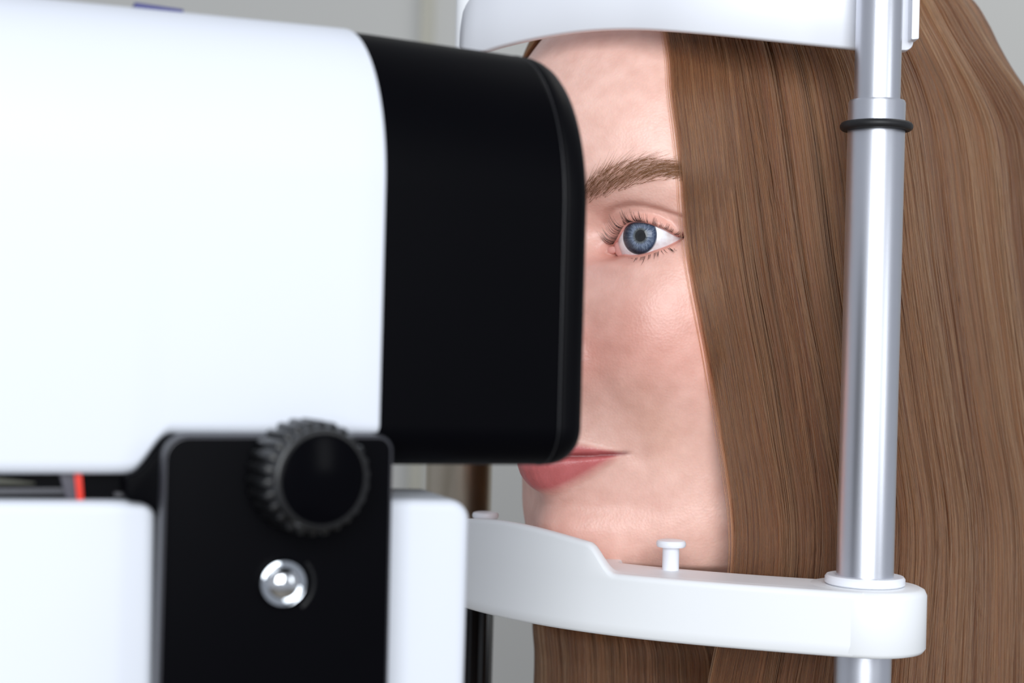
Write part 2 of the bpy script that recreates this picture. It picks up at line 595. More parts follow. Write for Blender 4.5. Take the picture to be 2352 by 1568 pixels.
def dslab(mbx, outline, m0, m1, r):
    """outline [(a, z)] mm, back at m0, front at m1 (towards camera), rounded front rim"""
    O = np.array(outline, float)
    tn = np.roll(O, -1, 0) - np.roll(O, 1, 0)
    ln = np.linalg.norm(tn, axis=1); ln[ln == 0] = 1
    tn /= ln[:, None]
    nn = np.stack([tn[:, 1], -tn[:, 0]], 1)
    if ((O - O.mean(0)) * nn).sum() < 0:
        nn = -nn
    rr = [[dl(p[0], m0, p[1]) for p in O]]
    for k in range(7):
        an = k / 6 * math.pi / 2
        rr.append([dl(p[0], m1 - r + r * math.sin(an), p[1]) for p in (O - nn * r * (1 - math.cos(an)))])
    mbx.loft(rr)


def dpoly(pts, m, rad, n=8):
    return round_poly([dev(px, py, m)[:2] for px, py in pts], rad, n)


# lower housing, left block and right block
def dblock(name, pts, m0, rad, depth, r, material):
    mbx = MB()
    dslab(mbx, dpoly(pts, m0, rad), m0 - depth, m0, r)
    return mbx.build(name, material, instr, sharp=math.radians(60))


aB = -130
dblock('lower_housing', [(-430, 1149), (359, 1152), (349, 1900), (-430, 1900)], 0.0, [3, 3.2, 1, 1], 70, 2.6, M_HOUSING)
dblock('front_block', [(840, 1146), (1083, 1149), (1061, 1900), (840, 1900)], -2.0, [3, 5, 1, 1], 30, 2.6, M_HOUSING)
# dark core between upper and lower housings
m_ = MB()
c0, c1 = dev(-430, 1120, -6)[:2], dev(880, 1120, -6)[:2]
dslab(m_, [(c0[0], zl + 3), (c1[0], zl + 3), (c1[0], -95), (c0[0], -95)], -60, -6, 0.5)
m_.build('inner_chassis', M_BLACK, instr)
m_ = MB()
dslab(m_, dpoly([(-300, 1122), (148, 1120), (150, 1136), (-300, 1140)], -5.2, 0.3), -7, -5.2, 0.2)
m_.build('slide_rail', M_DARK_METAL, instr, sharp=math.radians(60))['label'] = 'grey metal slide rail in the gap'
m_ = MB()
dslab(m_, dpoly([(-300, 1085), (-60, 1090), (110, 1112), (-300, 1114)], -5.0, 0.2), -7, -5.0, 0.2)
m_.build('ribbon_cable', mat('olive_cable', (70, 70, 60), 0.6, vary=0.1), instr)
m_ = MB()
dslab(m_, dpoly([(135, 1084), (171, 1084), (180, 1146), (152, 1146)], -4.4, 0.3), -7, -4.4, 0.2)
m_.build('rail_end_stop', mat('grey_plastic', (66, 64, 74), 0.5, vary=0.05), instr)
m_ = MB()
dslab(m_, dpoly([(170, 1080), (188, 1080), (193, 1150), (177, 1150)], -3.6, 0.2), -7, -3.6, 0.2)
m_.build('red_marker', M_RED, instr)['label'] = 'red marker strip in the gap'
m_ = MB()
dslab(m_, dpoly([(262, 1130), (310, 1130), (312, 1142), (262, 1142)], -3.6, 0.2), -7, -3.6, 0.2)
m_.build('grey_tab', mat('tab_grey', (46, 44, 50), 0.5, vary=0.05), instr)
# blue strip on top of the housing
m_ = MB()
b0, b1 = dev(335, 20)[0], dev(455, 20)[0]
dslab(m_, [(b0, np.polyval(tk, b0) - 1), (b1, np.polyval(tk, b1) - 1), (b1, np.polyval(tk, b1) + 0.2), (b0, np.polyval(tk, b0) + 0.7)], -42, -27, 0.3)
m_.build('blue_edge_strip', M_BLUE, instr)['label'] = 'dark blue strip on top'

# bracket: flared base and the flat front plate
MBK = 10.0
m_ = MB()
dslab(m_, dpoly([(420, 996), (388, 997), (350, 1046), (318, 1084), (284, 1091), (286, 1150), (346, 1158), (372, 1210), (420, 1210)], 2.5,
                [2, 6, 9, 5, 2, 2, 5, 3, 2]), -6, 2.5, 1.0)
dslab(m_, dpoly([(366, 1100), (870, 1100), (866, 1900), (349, 1900)], 2.4, 2.0), -6, 2.4, 1.0)
m_.build('bracket_base', M_BLACK, instr, sharp=math.radians(60))
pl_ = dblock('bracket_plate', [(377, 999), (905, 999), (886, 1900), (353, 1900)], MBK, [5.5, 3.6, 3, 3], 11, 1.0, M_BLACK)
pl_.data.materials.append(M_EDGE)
for f in pl_.data.polygons:                       # the rounded rim and sides are a lighter grey than the flat front
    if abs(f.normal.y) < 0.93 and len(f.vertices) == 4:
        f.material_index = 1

# adjusting knob with ribs; its axis leans a little forward
KT = math.radians(13)
KH = 15.0
kf = dev(743, 1101, MBK + KH)
KR = 240 / F * (kf[2]) / 2


def kp(r, t, h):
    u = r * math.cos(t)
    return dl(kf[0] - (KH - h) * math.sin(KT) + u * math.cos(KT), MBK + KH + (h - KH) * math.cos(KT) - u * math.sin(KT), kf[1] + r * math.sin(t))


m_ = MB(); rings = []
NR, NS = 26, 10
for h, ex, rs in ((-5.0, 0, 0.6), (1.5, 0, 0.6), (1.7, 0, 0.96), (2.0, 1, 1.06), (2.6, 1, 1.08), (11.6, 1, 1.07), (12.4, 1, 1.05), (12.8, 0, 0.985), (14.2, 0, 0.985), (14.8, 0, 0.97), (15.0, 0, 0.94),
                  (15.0, 0, 0.88), (14.7, 0, 0.86)):
    rg = []
    for k in range(NR * NS):
        w_ = math.sin(k / NS * 2 * math.pi)
        rr = KR * rs + (ex * 0.55 * math.copysign(min(1, abs(w_) * 2.5), w_))
        rg.append(kp(rr, 2 * math.pi * k / (NR * NS), h))
    rings.append(rg)
m_.loft(rings)
knob = m_.build('adjusting_knob', M_KNOB, instr, sharp=math.radians(40))
knob['label'] = 'black ribbed round knob'
m_ = MB()
m_.loft([[kp(KR * rs, 2 * math.pi * k / 72, h) for k in range(72)] for rs, h in ((0.858, 14.0), (0.858, 14.8), (0.84, 14.9))])
m_.build('knob_face', M_BLACK_GLOSS, knob)

# chrome screw and the groove beside it
sf = dev(652, 1340, MBK + 3)
SRR = 110 / F * sf[2] / 2
m_ = MB()
m_.lathe([(r * SRR * MM, h * MM) for r, h in ((0.9, -1), (1.0, 0), (1.04, 1.4), (1.0, 2.4), (0.93, 2.9), (0.86, 2.6), (0.80, 2.2), (0.74, 2.5),
                                              (0.66, 3.4), (0.52, 4.1), (0.36, 4.5), (0.18, 4.7), (0.03, 4.75))], 56, dl(sf[0], MBK, sf[1]), (0, -1, 0))
m_.build('chrome_screw', M_CHROME, instr, sharp=math.radians(60))['label'] = 'shiny chrome round-headed screw'
m_ = MB()
gr = []
gc = dev(652, 1340, MBK)
for t in np.linspace(-0.9, 0.75, 24):
    ca = (gc[0] + (SRR + 1.5) * math.cos(t), gc[1] + (SRR + 1.5) * math.sin(t))
    gr.append([dl(ca[0] + q * math.cos(t), MBK + h, ca[1] + q * math.sin(t)) for q, h in ((-.35, -.3), (-.3, .12), (0, .3), (.3, .12), (.35, -.3))])
m_.loft(gr)
m_.build('groove_lip', M_KNOB, instr)

# ------------------------------------------------------------------ the woman
HX, HD, HZ = 70.0, 623.0, 35.5       # head origin: pupil height, mid-head (X, depth, height above camera)
K = math.sqrt(0.5)


def h2w(p):
    """head coordinates (left, forward, up) mm -> world (X, D, Z) mm"""
    p = np.asarray(p, float)
    s, t = (p[..., 0] - p[..., 1]) * K, (p[..., 0] + p[..., 1]) * K
    return np.stack([HX + s, HD - t, p[..., 2] + HZ + CAMZ], -1)


def w2h(p):
    p = np.asarray(p, float)
    s, t = p[..., 0] - HX, HD - p[..., 1]
    return np.stack([(s + t) * K, (t - s) * K, p[..., 2] - HZ - CAMZ], -1)


PB = 0.45                             # height of the person's base point, m
person = empty('person', (HX * MM, HD * MM, PB), math.radians(135))
tag(person, 'woman with long straight brown hair and blue eyes, chin on the white rest', 'person')


def hl(p):
    """head mm -> local metres of the person"""
    p = np.asarray(p, float)
    return np.stack([-p[..., 0] * MM, p[..., 1] * MM, p[..., 2] * MM + (HZ + CAMZ) * MM - PB], -1)


# ---- face surface
TZ = [-340, -290, -250, -220, -195, -172, -150, -135, -124, -118, -115, -112, -108, -100, -93, -85, -75, -60, -45, -30, -15, 0, 15, 30, 45, 60, 75, 90, 102, 112, 117, 118.6]
TW = [196, 192, 176, 140, 95, 66, 56, 54, 54, 52, 50, 50, 54, 58, 60.5, 61.5, 62.5, 64.5, 66, 67, 67.5, 67.5, 67, 66, 65, 62, 56, 46, 34.5, 19, 7.5, 1.0]
TF = [98, 95, 84, 70, 56, 46, 40, 36, 34, 36, 41, 53, 64.5, 66, 66, 65.5, 66.5, 72, 80, 84.5, 86, 85.5, 88, 88, 84, 75, 63, 48, 33, 17, 6, 0.8]
TB = [92, 92, 88, 82, 76, 72, 69, 68, 68, 68, 68, 68, 69, 70, 72, 75, 79, 83, 87, 90, 92, 93, 94, 95, 93, 88, 79, 66, 50, 28, 11, 1.2]


def wz(z): return smooth_interp(z, TZ, TW)


def G(x, z, cx, cz, sx, sz):
    return np.exp(-0.5 * (((x - cx) / sx) ** 2 + ((z - cz) / sz) ** 2))


MOUTH_W = 23.5


def mouth_line(x):
    t = np.clip(np.abs(x) / MOUTH_W, 0, 1)
    return -72.8 + 1.6 * t ** 2 - 0.9 * np.exp(-(x / 5.0) ** 2)


def lips(x, z):
    """returns bulge, lip mask, groove depth"""
    t = np.clip(np.abs(x) / MOUTH_W, 0, 1)
    zm = mouth_line(x)
    up = 6.4 * np.clip(1 - t ** 1.7, 0, 1) ** 0.9 - 1.2 * np.exp(-(x / 3.5) ** 2) + 0.02
    lo = 12.6 * np.clip(1 - np.clip((np.abs(x) - 5) / (MOUTH_W - 5), 0, 1) ** 1.35, 0, 1) + 0.02
    vu = (z - zm) / up
    vl = (zm - z) / lo
    inside = (np.abs(x) < MOUTH_W)
    mu = ((vu >= 0) & (vu <= 1) & inside)
    ml = ((vl > 0) & (vl <= 1) & inside)
    bu = np.where(mu, 3.6 * np.sqrt(np.clip(1 - vu ** 2, 0, 1)) * (1 - 0.25 * vu), 0) * (1 - t ** 3)
    bl = np.where(ml, 5.2 * np.clip(4 * vl * (1 - vl) + 0.45 * (1 - vl), 0, 1.2) ** 0.7, 0) * (1 - t ** 2.2)
    soft_u = 2.4 * np.exp(-np.clip(z - zm - up, 0, 99) / 4.0) * (z > zm)
    soft_l = 2.0 * np.exp(-np.clip(zm - lo - z, 0, 99) / 3.0) * (z <= zm)
    base = (soft_u + soft_l) * np.clip(1 - (np.abs(x) / (MOUTH_W + 4)) ** 3, 0, 1)
    bl = bl - ml * 0.16 * (1 + np.sin(x * 2.9 + 1.3 * np.sin(x * 0.9)) * np.sin(x * 1.7 + 0.4))
    gr = -2.6 * np.exp(-((z - zm) / 0.9) ** 2) * np.clip(1 - (np.abs(x) / (MOUTH_W + 1.5)) ** 6, 0, 1)
    du = np.clip((1 - vu) * up / 1.4, 0, 1) * mu
    dl_ = np.clip((1 - vl) * lo / 2.6, 0, 1) * ml
    edge = np.clip((MOUTH_W - np.abs(x)) / 3.0, 0, 1)
    return bu + bl + base + gr, (du + dl_) * edge, np.exp(-((z - zm) / 0.8) ** 2) * np.clip((MOUTH_W + 0.8 - np.abs(x)) / 2.0, 0, 1)


EYE_C = w2h(at(1501, 548, 561.0))      # centre of the visible eye
EYE_R = 12.1
NZ = [-56, -52, -48, -44, -38, -30, -20, -10, -2, 4, 10]
NH = [0.4, 1.5, 8.5, 18.5, 22.5, 19, 13.5, 8, 3.6, 1.6, 0.3]


def feat(x, z):
    ax = np.abs(x)
    d = smooth_interp(z, NZ, NH) * np.exp(-0.5 * (x / (5.2 + 3.0 * sstep(0, -40, z))) ** 2)
    d += 7.5 * G(ax, z, 13.0, -43.5, 4.2, 5.0)
    d += -0.5 * G(ax, z, 9, -49, 3, 2)
    lb, _, _ = lips(x, z)
    d += lb * (ax < 40)
    d += -2.6 * G(x, z, 0, -90, 20, 3.4) + 1.6 * G(x, z, 0, -100, 13, 8)
    d += -1.0 * G(x, z, 0, -58, 2.2, 5)
    d += 18.5 * G(x, z, 0, -68, 12.5, 15) + 9.0 * G(x, z, 0, -99, 14, 10.5)
    # smiling cheek, fold, mouth corner
    d += 5.2 * G(ax, z, 38, -40, 14, 14) + 1.3 * G(ax, z, 46, -20, 13, 11) + 1.6 * G(ax, z, 25, -53, 8, 8)
    fx = 16.5 + 17.5 * np.clip((-42 - z) / 32.0, 0, 1.2) ** 0.8
    d += -0.55 * np.exp(-0.5 * ((ax - fx) / 3.6) ** 2) * sstep(-38, -48, z) * sstep(-82, -66, z)
    d += -1.2 * G(ax, z, 25.5, -71.5, 3.0, 3.2) + 1.2 * G(ax, z, 32.5, -73, 5, 8)
    # socket, brow ridge, inner corner, tear trough
    d += -11.5 * G(ax, z, EYE_C[0] + 1, 1.5, 12.5, 8.5) - 6.0 * G(ax, z, 13.5, 1, 5.0, 7.5)
    d += 2.6 * G(ax, z, 27, 19.5, 16, 5.5)
    d += -2.2 * G(ax, z, 22, -15, 9, 4.5)
    d += 1.0 * G(ax, z, 28, -10, 11, 2.6)
    return d


def raw_y(x, z):
    w = wz(z)
    n = 2.15
    return smooth_interp(z, TZ, TF) * np.clip(1 - np.abs(x / w) ** n, 0, 1) ** (1 / n) + feat(x, z)


# ---- eyelid outline of the visible eye, in head (x, z)
def on_ball(px, py, R):
    rx, rz = ray(px, py)
    o = w2h(np.array((0, 0, CAMZ)))
    dvec = w2h(np.array((rx, 1.0, rz + CAMZ))) - o
    dvec /= np.linalg.norm(dvec)
    oc = o - EYE_C
    b = oc @ dvec
    c = oc @ oc - R * R
    h = b * b - c
    t = -b - math.sqrt(h) if h > 0 else -b
    p = o + t * dvec
    return p


RL = 13.0
LOW = [(1394, 581), (1404, 584.5), (1416, 585.5), (1430, 586.5), (1447, 588), (1464, 587.5), (1484, 583.5), (1503, 577), (1520, 571), (1536, 565), (1552, 557.5), (1564, 551), (1573, 546)]
UPP = [(1573, 545.5), (1562, 544), (1550, 538.5), (1531, 528), (1512, 519.5), (1493, 512.5), (1474, 508.5), (1457, 508), (1444, 511), (1433, 519), (1424, 533), (1415, 550), (1404, 567), (1394, 580)]


def outline_xz(pts, n):
    out = []
    for px, py in pts:
        p = on_ball(px, py, RL)
        out.append(p)
    return catmull(out, n)


lowc, uppc = outline_xz(LOW, 76), outline_xz(UPP, 84)
lid = np.vstack([lowc[:-1], uppc[:-1]])           # closed 3-D outline
CRE = [(1386, 540), (1398, 512), (1415, 491), (1432, 479), (1450, 473), (1470, 471), (1493, 473), (1512, 476.5), (1531, 482), (1552, 489), (1575, 498), (1600, 512)]
cre = np.array([w2h(at(px, py, np.interp(px, [1398, 1455, 1575], [562, 553, 549]))) for px, py in CRE[1:10]])
cre = np.vstack([cre, cre[-1] + (cre[-1] - cre[-2]) * 1.3, cre[-1] + (cre[-1] - cre[-2]) * 2.6])
cre = catmull(cre, 110)


def poly_dist(x, z, P):
    """distance from points to a polyline in (x, z); and index"""
    best = np.full(x.shape, 1e9)
    sgn = np.zeros(x.shape)
    for i in range(len(P) - 1):
        ax_, az = P[i]; bx, bz = P[i + 1]
        dx, dz = bx - ax_, bz - az
        L2 = dx * dx + dz * dz + 1e-12
        t = np.clip(((x - ax_) * dx + (z - az) * dz) / L2, 0, 1)
        ex, ez = x - ax_ - t * dx, z - az - t * dz
        dd = np.hypot(ex, ez)
        m = dd < best
        best = np.where(m, dd, best)
        sgn = np.where(m, np.sign(dx * ez - dz * ex), sgn)
    return best, sgn


lid2 = lid[:, [0, 2]]
lidc = np.vstack([lid2, lid2[:1]])
cre2 = cre[:, [0, 2]]


def face_y(x, z, edge_lock=True):
    """forward coordinate of the face, lids included (works for both sides)"""
    y = raw_y(x, z)
    ax = np.abs(x)
    near = (np.hypot(ax - EYE_C[0], z - EYE_C[2]) < 26)
    if near.any():
        xx, zz = ax[near], z[near]
        r2 = (xx - EYE_C[0]) ** 2 + (zz - EYE_C[2]) ** 2
        ys = EYE_C[1] + np.sqrt(np.clip(RL * RL - r2, 0, None)) - np.where(r2 > RL * RL, (np.sqrt(r2) - RL) * 3.0, 0)
        y0 = y[near]
        k = 1.6
        m = np.maximum(y0, ys)
        ysm = m + k * np.log(np.exp((y0 - m) / k) + np.exp((ys - m) / k)) - k * 0.3 * np.exp(-np.abs(y0 - ys) / k)
        dist, _ = poly_dist(xx, zz, lidc)
        if edge_lock:
            lock = np.exp(-(dist / 1.6) ** 2)
            ilid = np.argmin((xx[:, None] - lid2[None, :, 0]) ** 2 + (zz[:, None] - lid2[None, :, 1]) ** 2, 1) if len(xx) < 60000 else None
            ye = lid[ilid, 1] if ilid is not None else ys
            ysm = ysm * (1 - lock) + ye * lock
        dc, sg = poly_dist(xx, zz, cre2)
        fade = sstep(EYE_C[0] - 17, EYE_C[0] - 9, xx)
        above = 0.5 * (1 + np.tanh(sg * CRE_SIGN * dc / 0.55))
        ysm += fade * (-0.85 * np.exp(-(dc / 0.85) ** 2) + above * 1.1 * np.exp(-(dc / 4.0) ** 2))
        y = y.copy()
        y[near] = ysm
    return y


_, s_up = poly_dist(np.array([EYE_C[0]]), np.array([EYE_C[2] + 30.0]), cre2)
CRE_SIGN = float(s_up[0])


def color_at(x, y, z, edge=None):
    """albedo of the skin: lips, blush, lids"""
    ax = np.abs(x)
    skin = np.array(lin((240, 198, 184)))
    lipc = np.array(lin((204, 108, 110)))
    red = np.array(lin((222, 150, 136)))
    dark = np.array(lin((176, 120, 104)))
    c = np.repeat(skin[None], len(x), 0)

    def mixin(c, t, col):
        t = np.clip(t, 0, 1)[:, None]
        return c * (1 - t) + col * t
    front = (y > 20)
    c = mixin(c, front * (0.55 * G(ax, z, 36, -34, 16, 15) + 0.45 * G(ax, z, 14, -40, 8, 8) + 0.18 * G(x, z, 0, -100, 14, 10)), red)
    c = mixin(c, front * 0.32 * G(ax, z, EYE_C[0], 4.5, 13, 5.5), red)
    c = mixin(c, front * 0.42 * G(ax, z, 18, -11, 8, 4.5), np.array(lin((205, 150, 142))))
    c = mixin(c, front * 0.25 * G(ax, z, 33, -62, 5, 9), np.array(lin((222, 170, 140))))
    _, lm, gr = lips(x, z)
    c = mixin(c, front * lm * (ax < 40) * 0.95, lipc)
    c = mixin(c, front * gr * (ax < 40) * 0.7, np.array(lin((120, 50, 52))))
    near = front & (np.hypot(ax - EYE_C[0], z - EYE_C[2]) < 24)
    if near.any():
        dist, _ = poly_dist(ax[near], z[near], lidc)
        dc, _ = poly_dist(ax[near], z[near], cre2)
        cn = c[near]
        cn = mixin(cn, 0.75 * np.exp(-(dist / 0.8) ** 2), dark)
        cn = mixin(cn, 0.35 * np.exp(-(dist / 2.8) ** 2), red)
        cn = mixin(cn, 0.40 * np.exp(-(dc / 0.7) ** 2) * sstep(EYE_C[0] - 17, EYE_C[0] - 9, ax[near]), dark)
        c[near] = cn
    return c


# ---- grid
zs = np.concatenate([np.linspace(-340, -135, 42, endpoint=False), np.linspace(-135, -114, 26, endpoint=False),
                     np.linspace(-114, 76, 330, endpoint=False), np.linspace(76, 112, 40, endpoint=False), np.linspace(112, 118.5, 14)])
us = np.radians(np.concatenate([np.linspace(-180, -66, 48, endpoint=False), np.linspace(-66, 78, 290, endpoint=False),
                                np.linspace(78, 180, 42, endpoint=False)]))
NU, NZr = len(us), len(zs)
Zg, Ug = np.meshgrid(zs, us, indexing='ij')
Wg = wz(Zg)
Xg = Wg * np.sin(Ug)
Yb = np.where(np.cos(Ug) >= 0, 0, 1)
# front uses the exact face function; x must be single-valued, so superellipse exponent folded into face_y
Yfront = face_y(Xg.ravel(), Zg.ravel(), False).reshape(Xg.shape)
blend = sstep(math.radians(90), math.radians(62), np.abs(Ug))
Yell = np.where(np.cos(Ug) >= 0, smooth_interp(Zg, TZ, TF), smooth_interp(Zg, TZ, TB)) * np.cos(Ug)
YS = smooth_interp(Zg, TZ, TF) * np.clip(1 - np.abs(np.sin(Ug)) ** 2.15, 0, 1) ** (1 / 2.15)
Yg = np.where(np.cos(Ug) > 0, Yfront * blend + YS * (1 - blend), Yell)
shift = -18 * sstep(-108, -150, Zg)                       # the neck sits further back
Yg = Yg + shift
V = np.stack([Xg, Yg, Zg], -1).reshape(-1, 3)
faces = []
win = {}
cells = np.ones((NZr - 1, NU), bool)
for sgn in (1, -1):
    x0_, x1_ = lid2[:, 0].min() - 4, lid2[:, 0].max() + 3
    z0_, z1_ = lid2[:, 1].min() - 3.5, lid2[:, 1].max() + 3.5
    r0 = np.searchsorted(zs, z0_) - 1; r1 = np.searchsorted(zs, z1_)
    wmid = float(wz(np.array([EYE_C[2]]))[0])
    ua, ub = math.asin(x0_ / wmid), math.asin(min(x1_ / wmid, .99))
    if sgn < 0:
        ua, ub = -ub, -ua
    c0 = np.searchsorted(us, ua) - 1; c1 = np.searchsorted(us, ub)
    win[sgn] = (r0, r1, c0, c1)
    cells[r0:r1, c0:c1] = False
idx = np.arange(NZr * NU).reshape(NZr, NU)
a = idx[:-1][cells]; b = np.roll(idx, -1, 1)[:-1][cells]
c = np.roll(idx, -1, 1)[1:][cells]; d = idx[1:][cells]
faces = np.stack([a, b, c, d], 1).tolist()
V = V.tolist()
# caps
faces.append(list(idx[0])); faces.append(list(idx[-1][::-1]))
lid_loops = {}
for sgn in (1, -1):
    r0, r1, c0, c1 = win[sgn]
    pts, gid = [], []
    SCU = wmid
    for r in range(r0, r1 + 1):
        for c_ in range(c0, c1 + 1):
            pts.append((us[c_] * SCU, zs[r])); gid.append(int(idx[r, c_]))
    pts = np.array(pts)
    xx = wz(pts[:, 1]) * np.sin(pts[:, 0] / SCU)
    ax = np.abs(xx)
    dist, _ = poly_dist(ax, pts[:, 1], lidc)
    # inside test
    ins = np.zeros(len(ax), bool)
    for i in range(len(lidc) - 1):
        (xa, za), (xb, zb_) = lidc[i], lidc[i + 1]
        cond = ((za > pts[:, 1]) != (zb_ > pts[:, 1]))
        with np.errstate(divide='ignore', invalid='ignore'):
            xi = (xb - xa) * (pts[:, 1] - za) / (zb_ - za) + xa
        ins ^= cond & (ax < xi)
    rr_, cc_ = np.divmod(np.arange(len(pts)), c1 - c0 + 1)
    border = (rr_ == 0) | (rr_ == r1 - r0) | (cc_ == 0) | (cc_ == c1 - c0)
    keep = border | (~ins & (dist > 2.1))
    P2 = [tuple(p) for p in pts[keep]]
    G2 = [g for g, k_ in zip(gid, keep) if k_]
    # loops round the opening
    tn = np.roll(lid2, -1, 0) - np.roll(lid2, 1, 0)
    tn /= np.linalg.norm(tn, axis=1)[:, None]
    nn = np.stack([tn[:, 1], -tn[:, 0]], 1)
    if ((lid2 - lid2.mean(0)) * nn).sum() < 0:
        nn = -nn
    edges = []
    lock_first = None
    for off in (0.0, 0.25, 0.55, 0.9, 1.3, 1.75):
        Q = lid2 + nn * off
        if off > 0:
            dq, _ = poly_dist(Q[:, 0], Q[:, 1], lidc)
            ok = dq > off * 0.8
        else:
            ok = np.ones(len(Q), bool)
        base_i = len(P2)
        for q, o_ in zip(Q, ok):
            if o_:
                uu = math.asin(q[0] / float(wz(np.array([q[1]]))[0]))
                P2.append((sgn * uu * SCU, q[1])); G2.append(-1)
        if off == 0:
            nL = len(Q)
            edges = [(base_i + i, base_i + (i + 1) % nL) for i in range(nL)]
            first = base_i
    res = delaunay_2d_cdt([Vector(p) for p in P2], edges, [], 0, 1e-7)
    ov, of, orig = res[0], res[2], res[3]
    mp = []
    newp = np.array([tuple(v) for v in ov])
    xn = wz(newp[:, 1]) * np.sin(newp[:, 0] / SCU)
    yn = face_y(xn, newp[:, 1], True)
    for i in range(len(ov)):
        g = -1
        for o_ in orig[i]:
            if o_ < len(G2) and G2[o_] >= 0:
                g = G2[o_]
        if g < 0:
            g = len(V)
            V.append([xn[i], yn[i], newp[i, 1]])
        else:
            rr0, cc0 = divmod(g, NU)
            inner = (r0 < rr0 < r1) and (c0 < cc0 < c1)
            if inner:
                V[g] = [xn[i], yn[i], newp[i, 1]]
        mp.append(g)
    o2n = {}
    for i, lst in enumerate(orig):
        for o_ in lst:
            o2n[o_] = i
    loop = [mp[o2n[first + i]] for i in range(nL)]
    lp3 = lid.copy(); lp3[:, 0] *= sgn
    for i, g in enumerate(loop):
        V[g] = list(lp3[i])
    ctr = newp[[o2n[first + i] for i in range(nL)]]
    # drop triangles inside the opening
    tri = np.array([t for t in of if len(t) == 3])
    cen = newp[tri].mean(1)
    xc = np.abs(wz(cen[:, 1]) * np.sin(cen[:, 0] / SCU))
    ins = np.zeros(len(cen), bool)
    for i in range(len(lidc) - 1):
        (xa, za), (xb, zb_) = lidc[i], lidc[i + 1]
        cond = ((za > cen[:, 1]) != (zb_ > cen[:, 1]))
        with np.errstate(divide='ignore', invalid='ignore'):
            xi = (xb - xa) * (cen[:, 1] - za) / (zb_ - za) + xa
        ins ^= cond & (xc < xi)
    for t, i_ in zip(tri, ins):
        if not i_:
            faces.append([mp[t[0]], mp[t[1]], mp[t[2]]])
    # lid rim rolls in to the eyeball
    ec = EYE_C * np.array((sgn, 1, 1))
    prev = loop
    cm = lp3.mean(0)
    for rad, shr in ((12.75, 0.012), (12.3, 0.03), (12.05, 0.02), (11.2, -0.10)):
        cur = []
        for i in range(nL):
            p = lp3[i] + (cm - lp3[i]) * shr
            v = p - ec
            p = ec + v / np.linalg.norm(v) * rad
            cur.append(len(V)); V.append(list(p))
        for i in range(nL):
            j = (i + 1) % nL
            faces.append([prev[i], prev[j], cur[j], cur[i]])
        prev = cur
    lid_loops[sgn] = loop
V = np.array(V)
COLV = color_at(V[:, 0], V[:, 1], V[:, 2])
nb = NZr * NU
# rim of the lids: moist pink
for sgn in (1, -1):
    ec = EYE_C * np.array((sgn, 1, 1))
    rr = np.linalg.norm(V - ec, axis=1)
    m = (rr < 12.85) & (np.arange(len(V)) > nb)
    COLV[m] = np.array(lin((226, 160, 150)))


TOPB = [(1330, 432), (1365, 402), (1400, 382), (1430, 372), (1470, 365), (1510, 363), (1545, 370), (1580, 384), (1620, 404)]
BOTB = [(1330, 478), (1365, 462), (1400, 450), (1430, 438), (1470, 424), (1500, 416), (1545, 414), (1580, 420), (1620, 424)]
tb, bb = catmull(TOPB, 100), catmull(BOTB, 100)
# soft colour of the fine hairs under the brow
Wv = h2w(V * np.array((1, 1, 1)) if False else np.stack([np.abs(V[:, 0]), V[:, 1], V[:, 2]], -1))
aa, bz_ = Wv[:, 0] / Wv[:, 1] * F, (Wv[:, 2] - CAMZ) / Wv[:, 1] * F
vpx, vpy = 1176 + aa * CS + bz_ * SN, 784 - (bz_ * CS - aa * SN)
ty, by = np.interp(vpx, tb[:, 0], tb[:, 1]), np.interp(vpx, bb[:, 0], bb[:, 1])
mk = np.clip((vpy - ty) / 16, 0, 1) * np.clip((by - vpy) / 16, 0, 1) * np.clip((vpx - 1335) / 20, 0, 1) * (V[:, 1] > 30) * (V[:, 2] > 8)
COLV = COLV * (1 - 0.3 * mk[:, None]) + np.array(lin((158, 112, 80))) * 0.3 * mk[:, None]


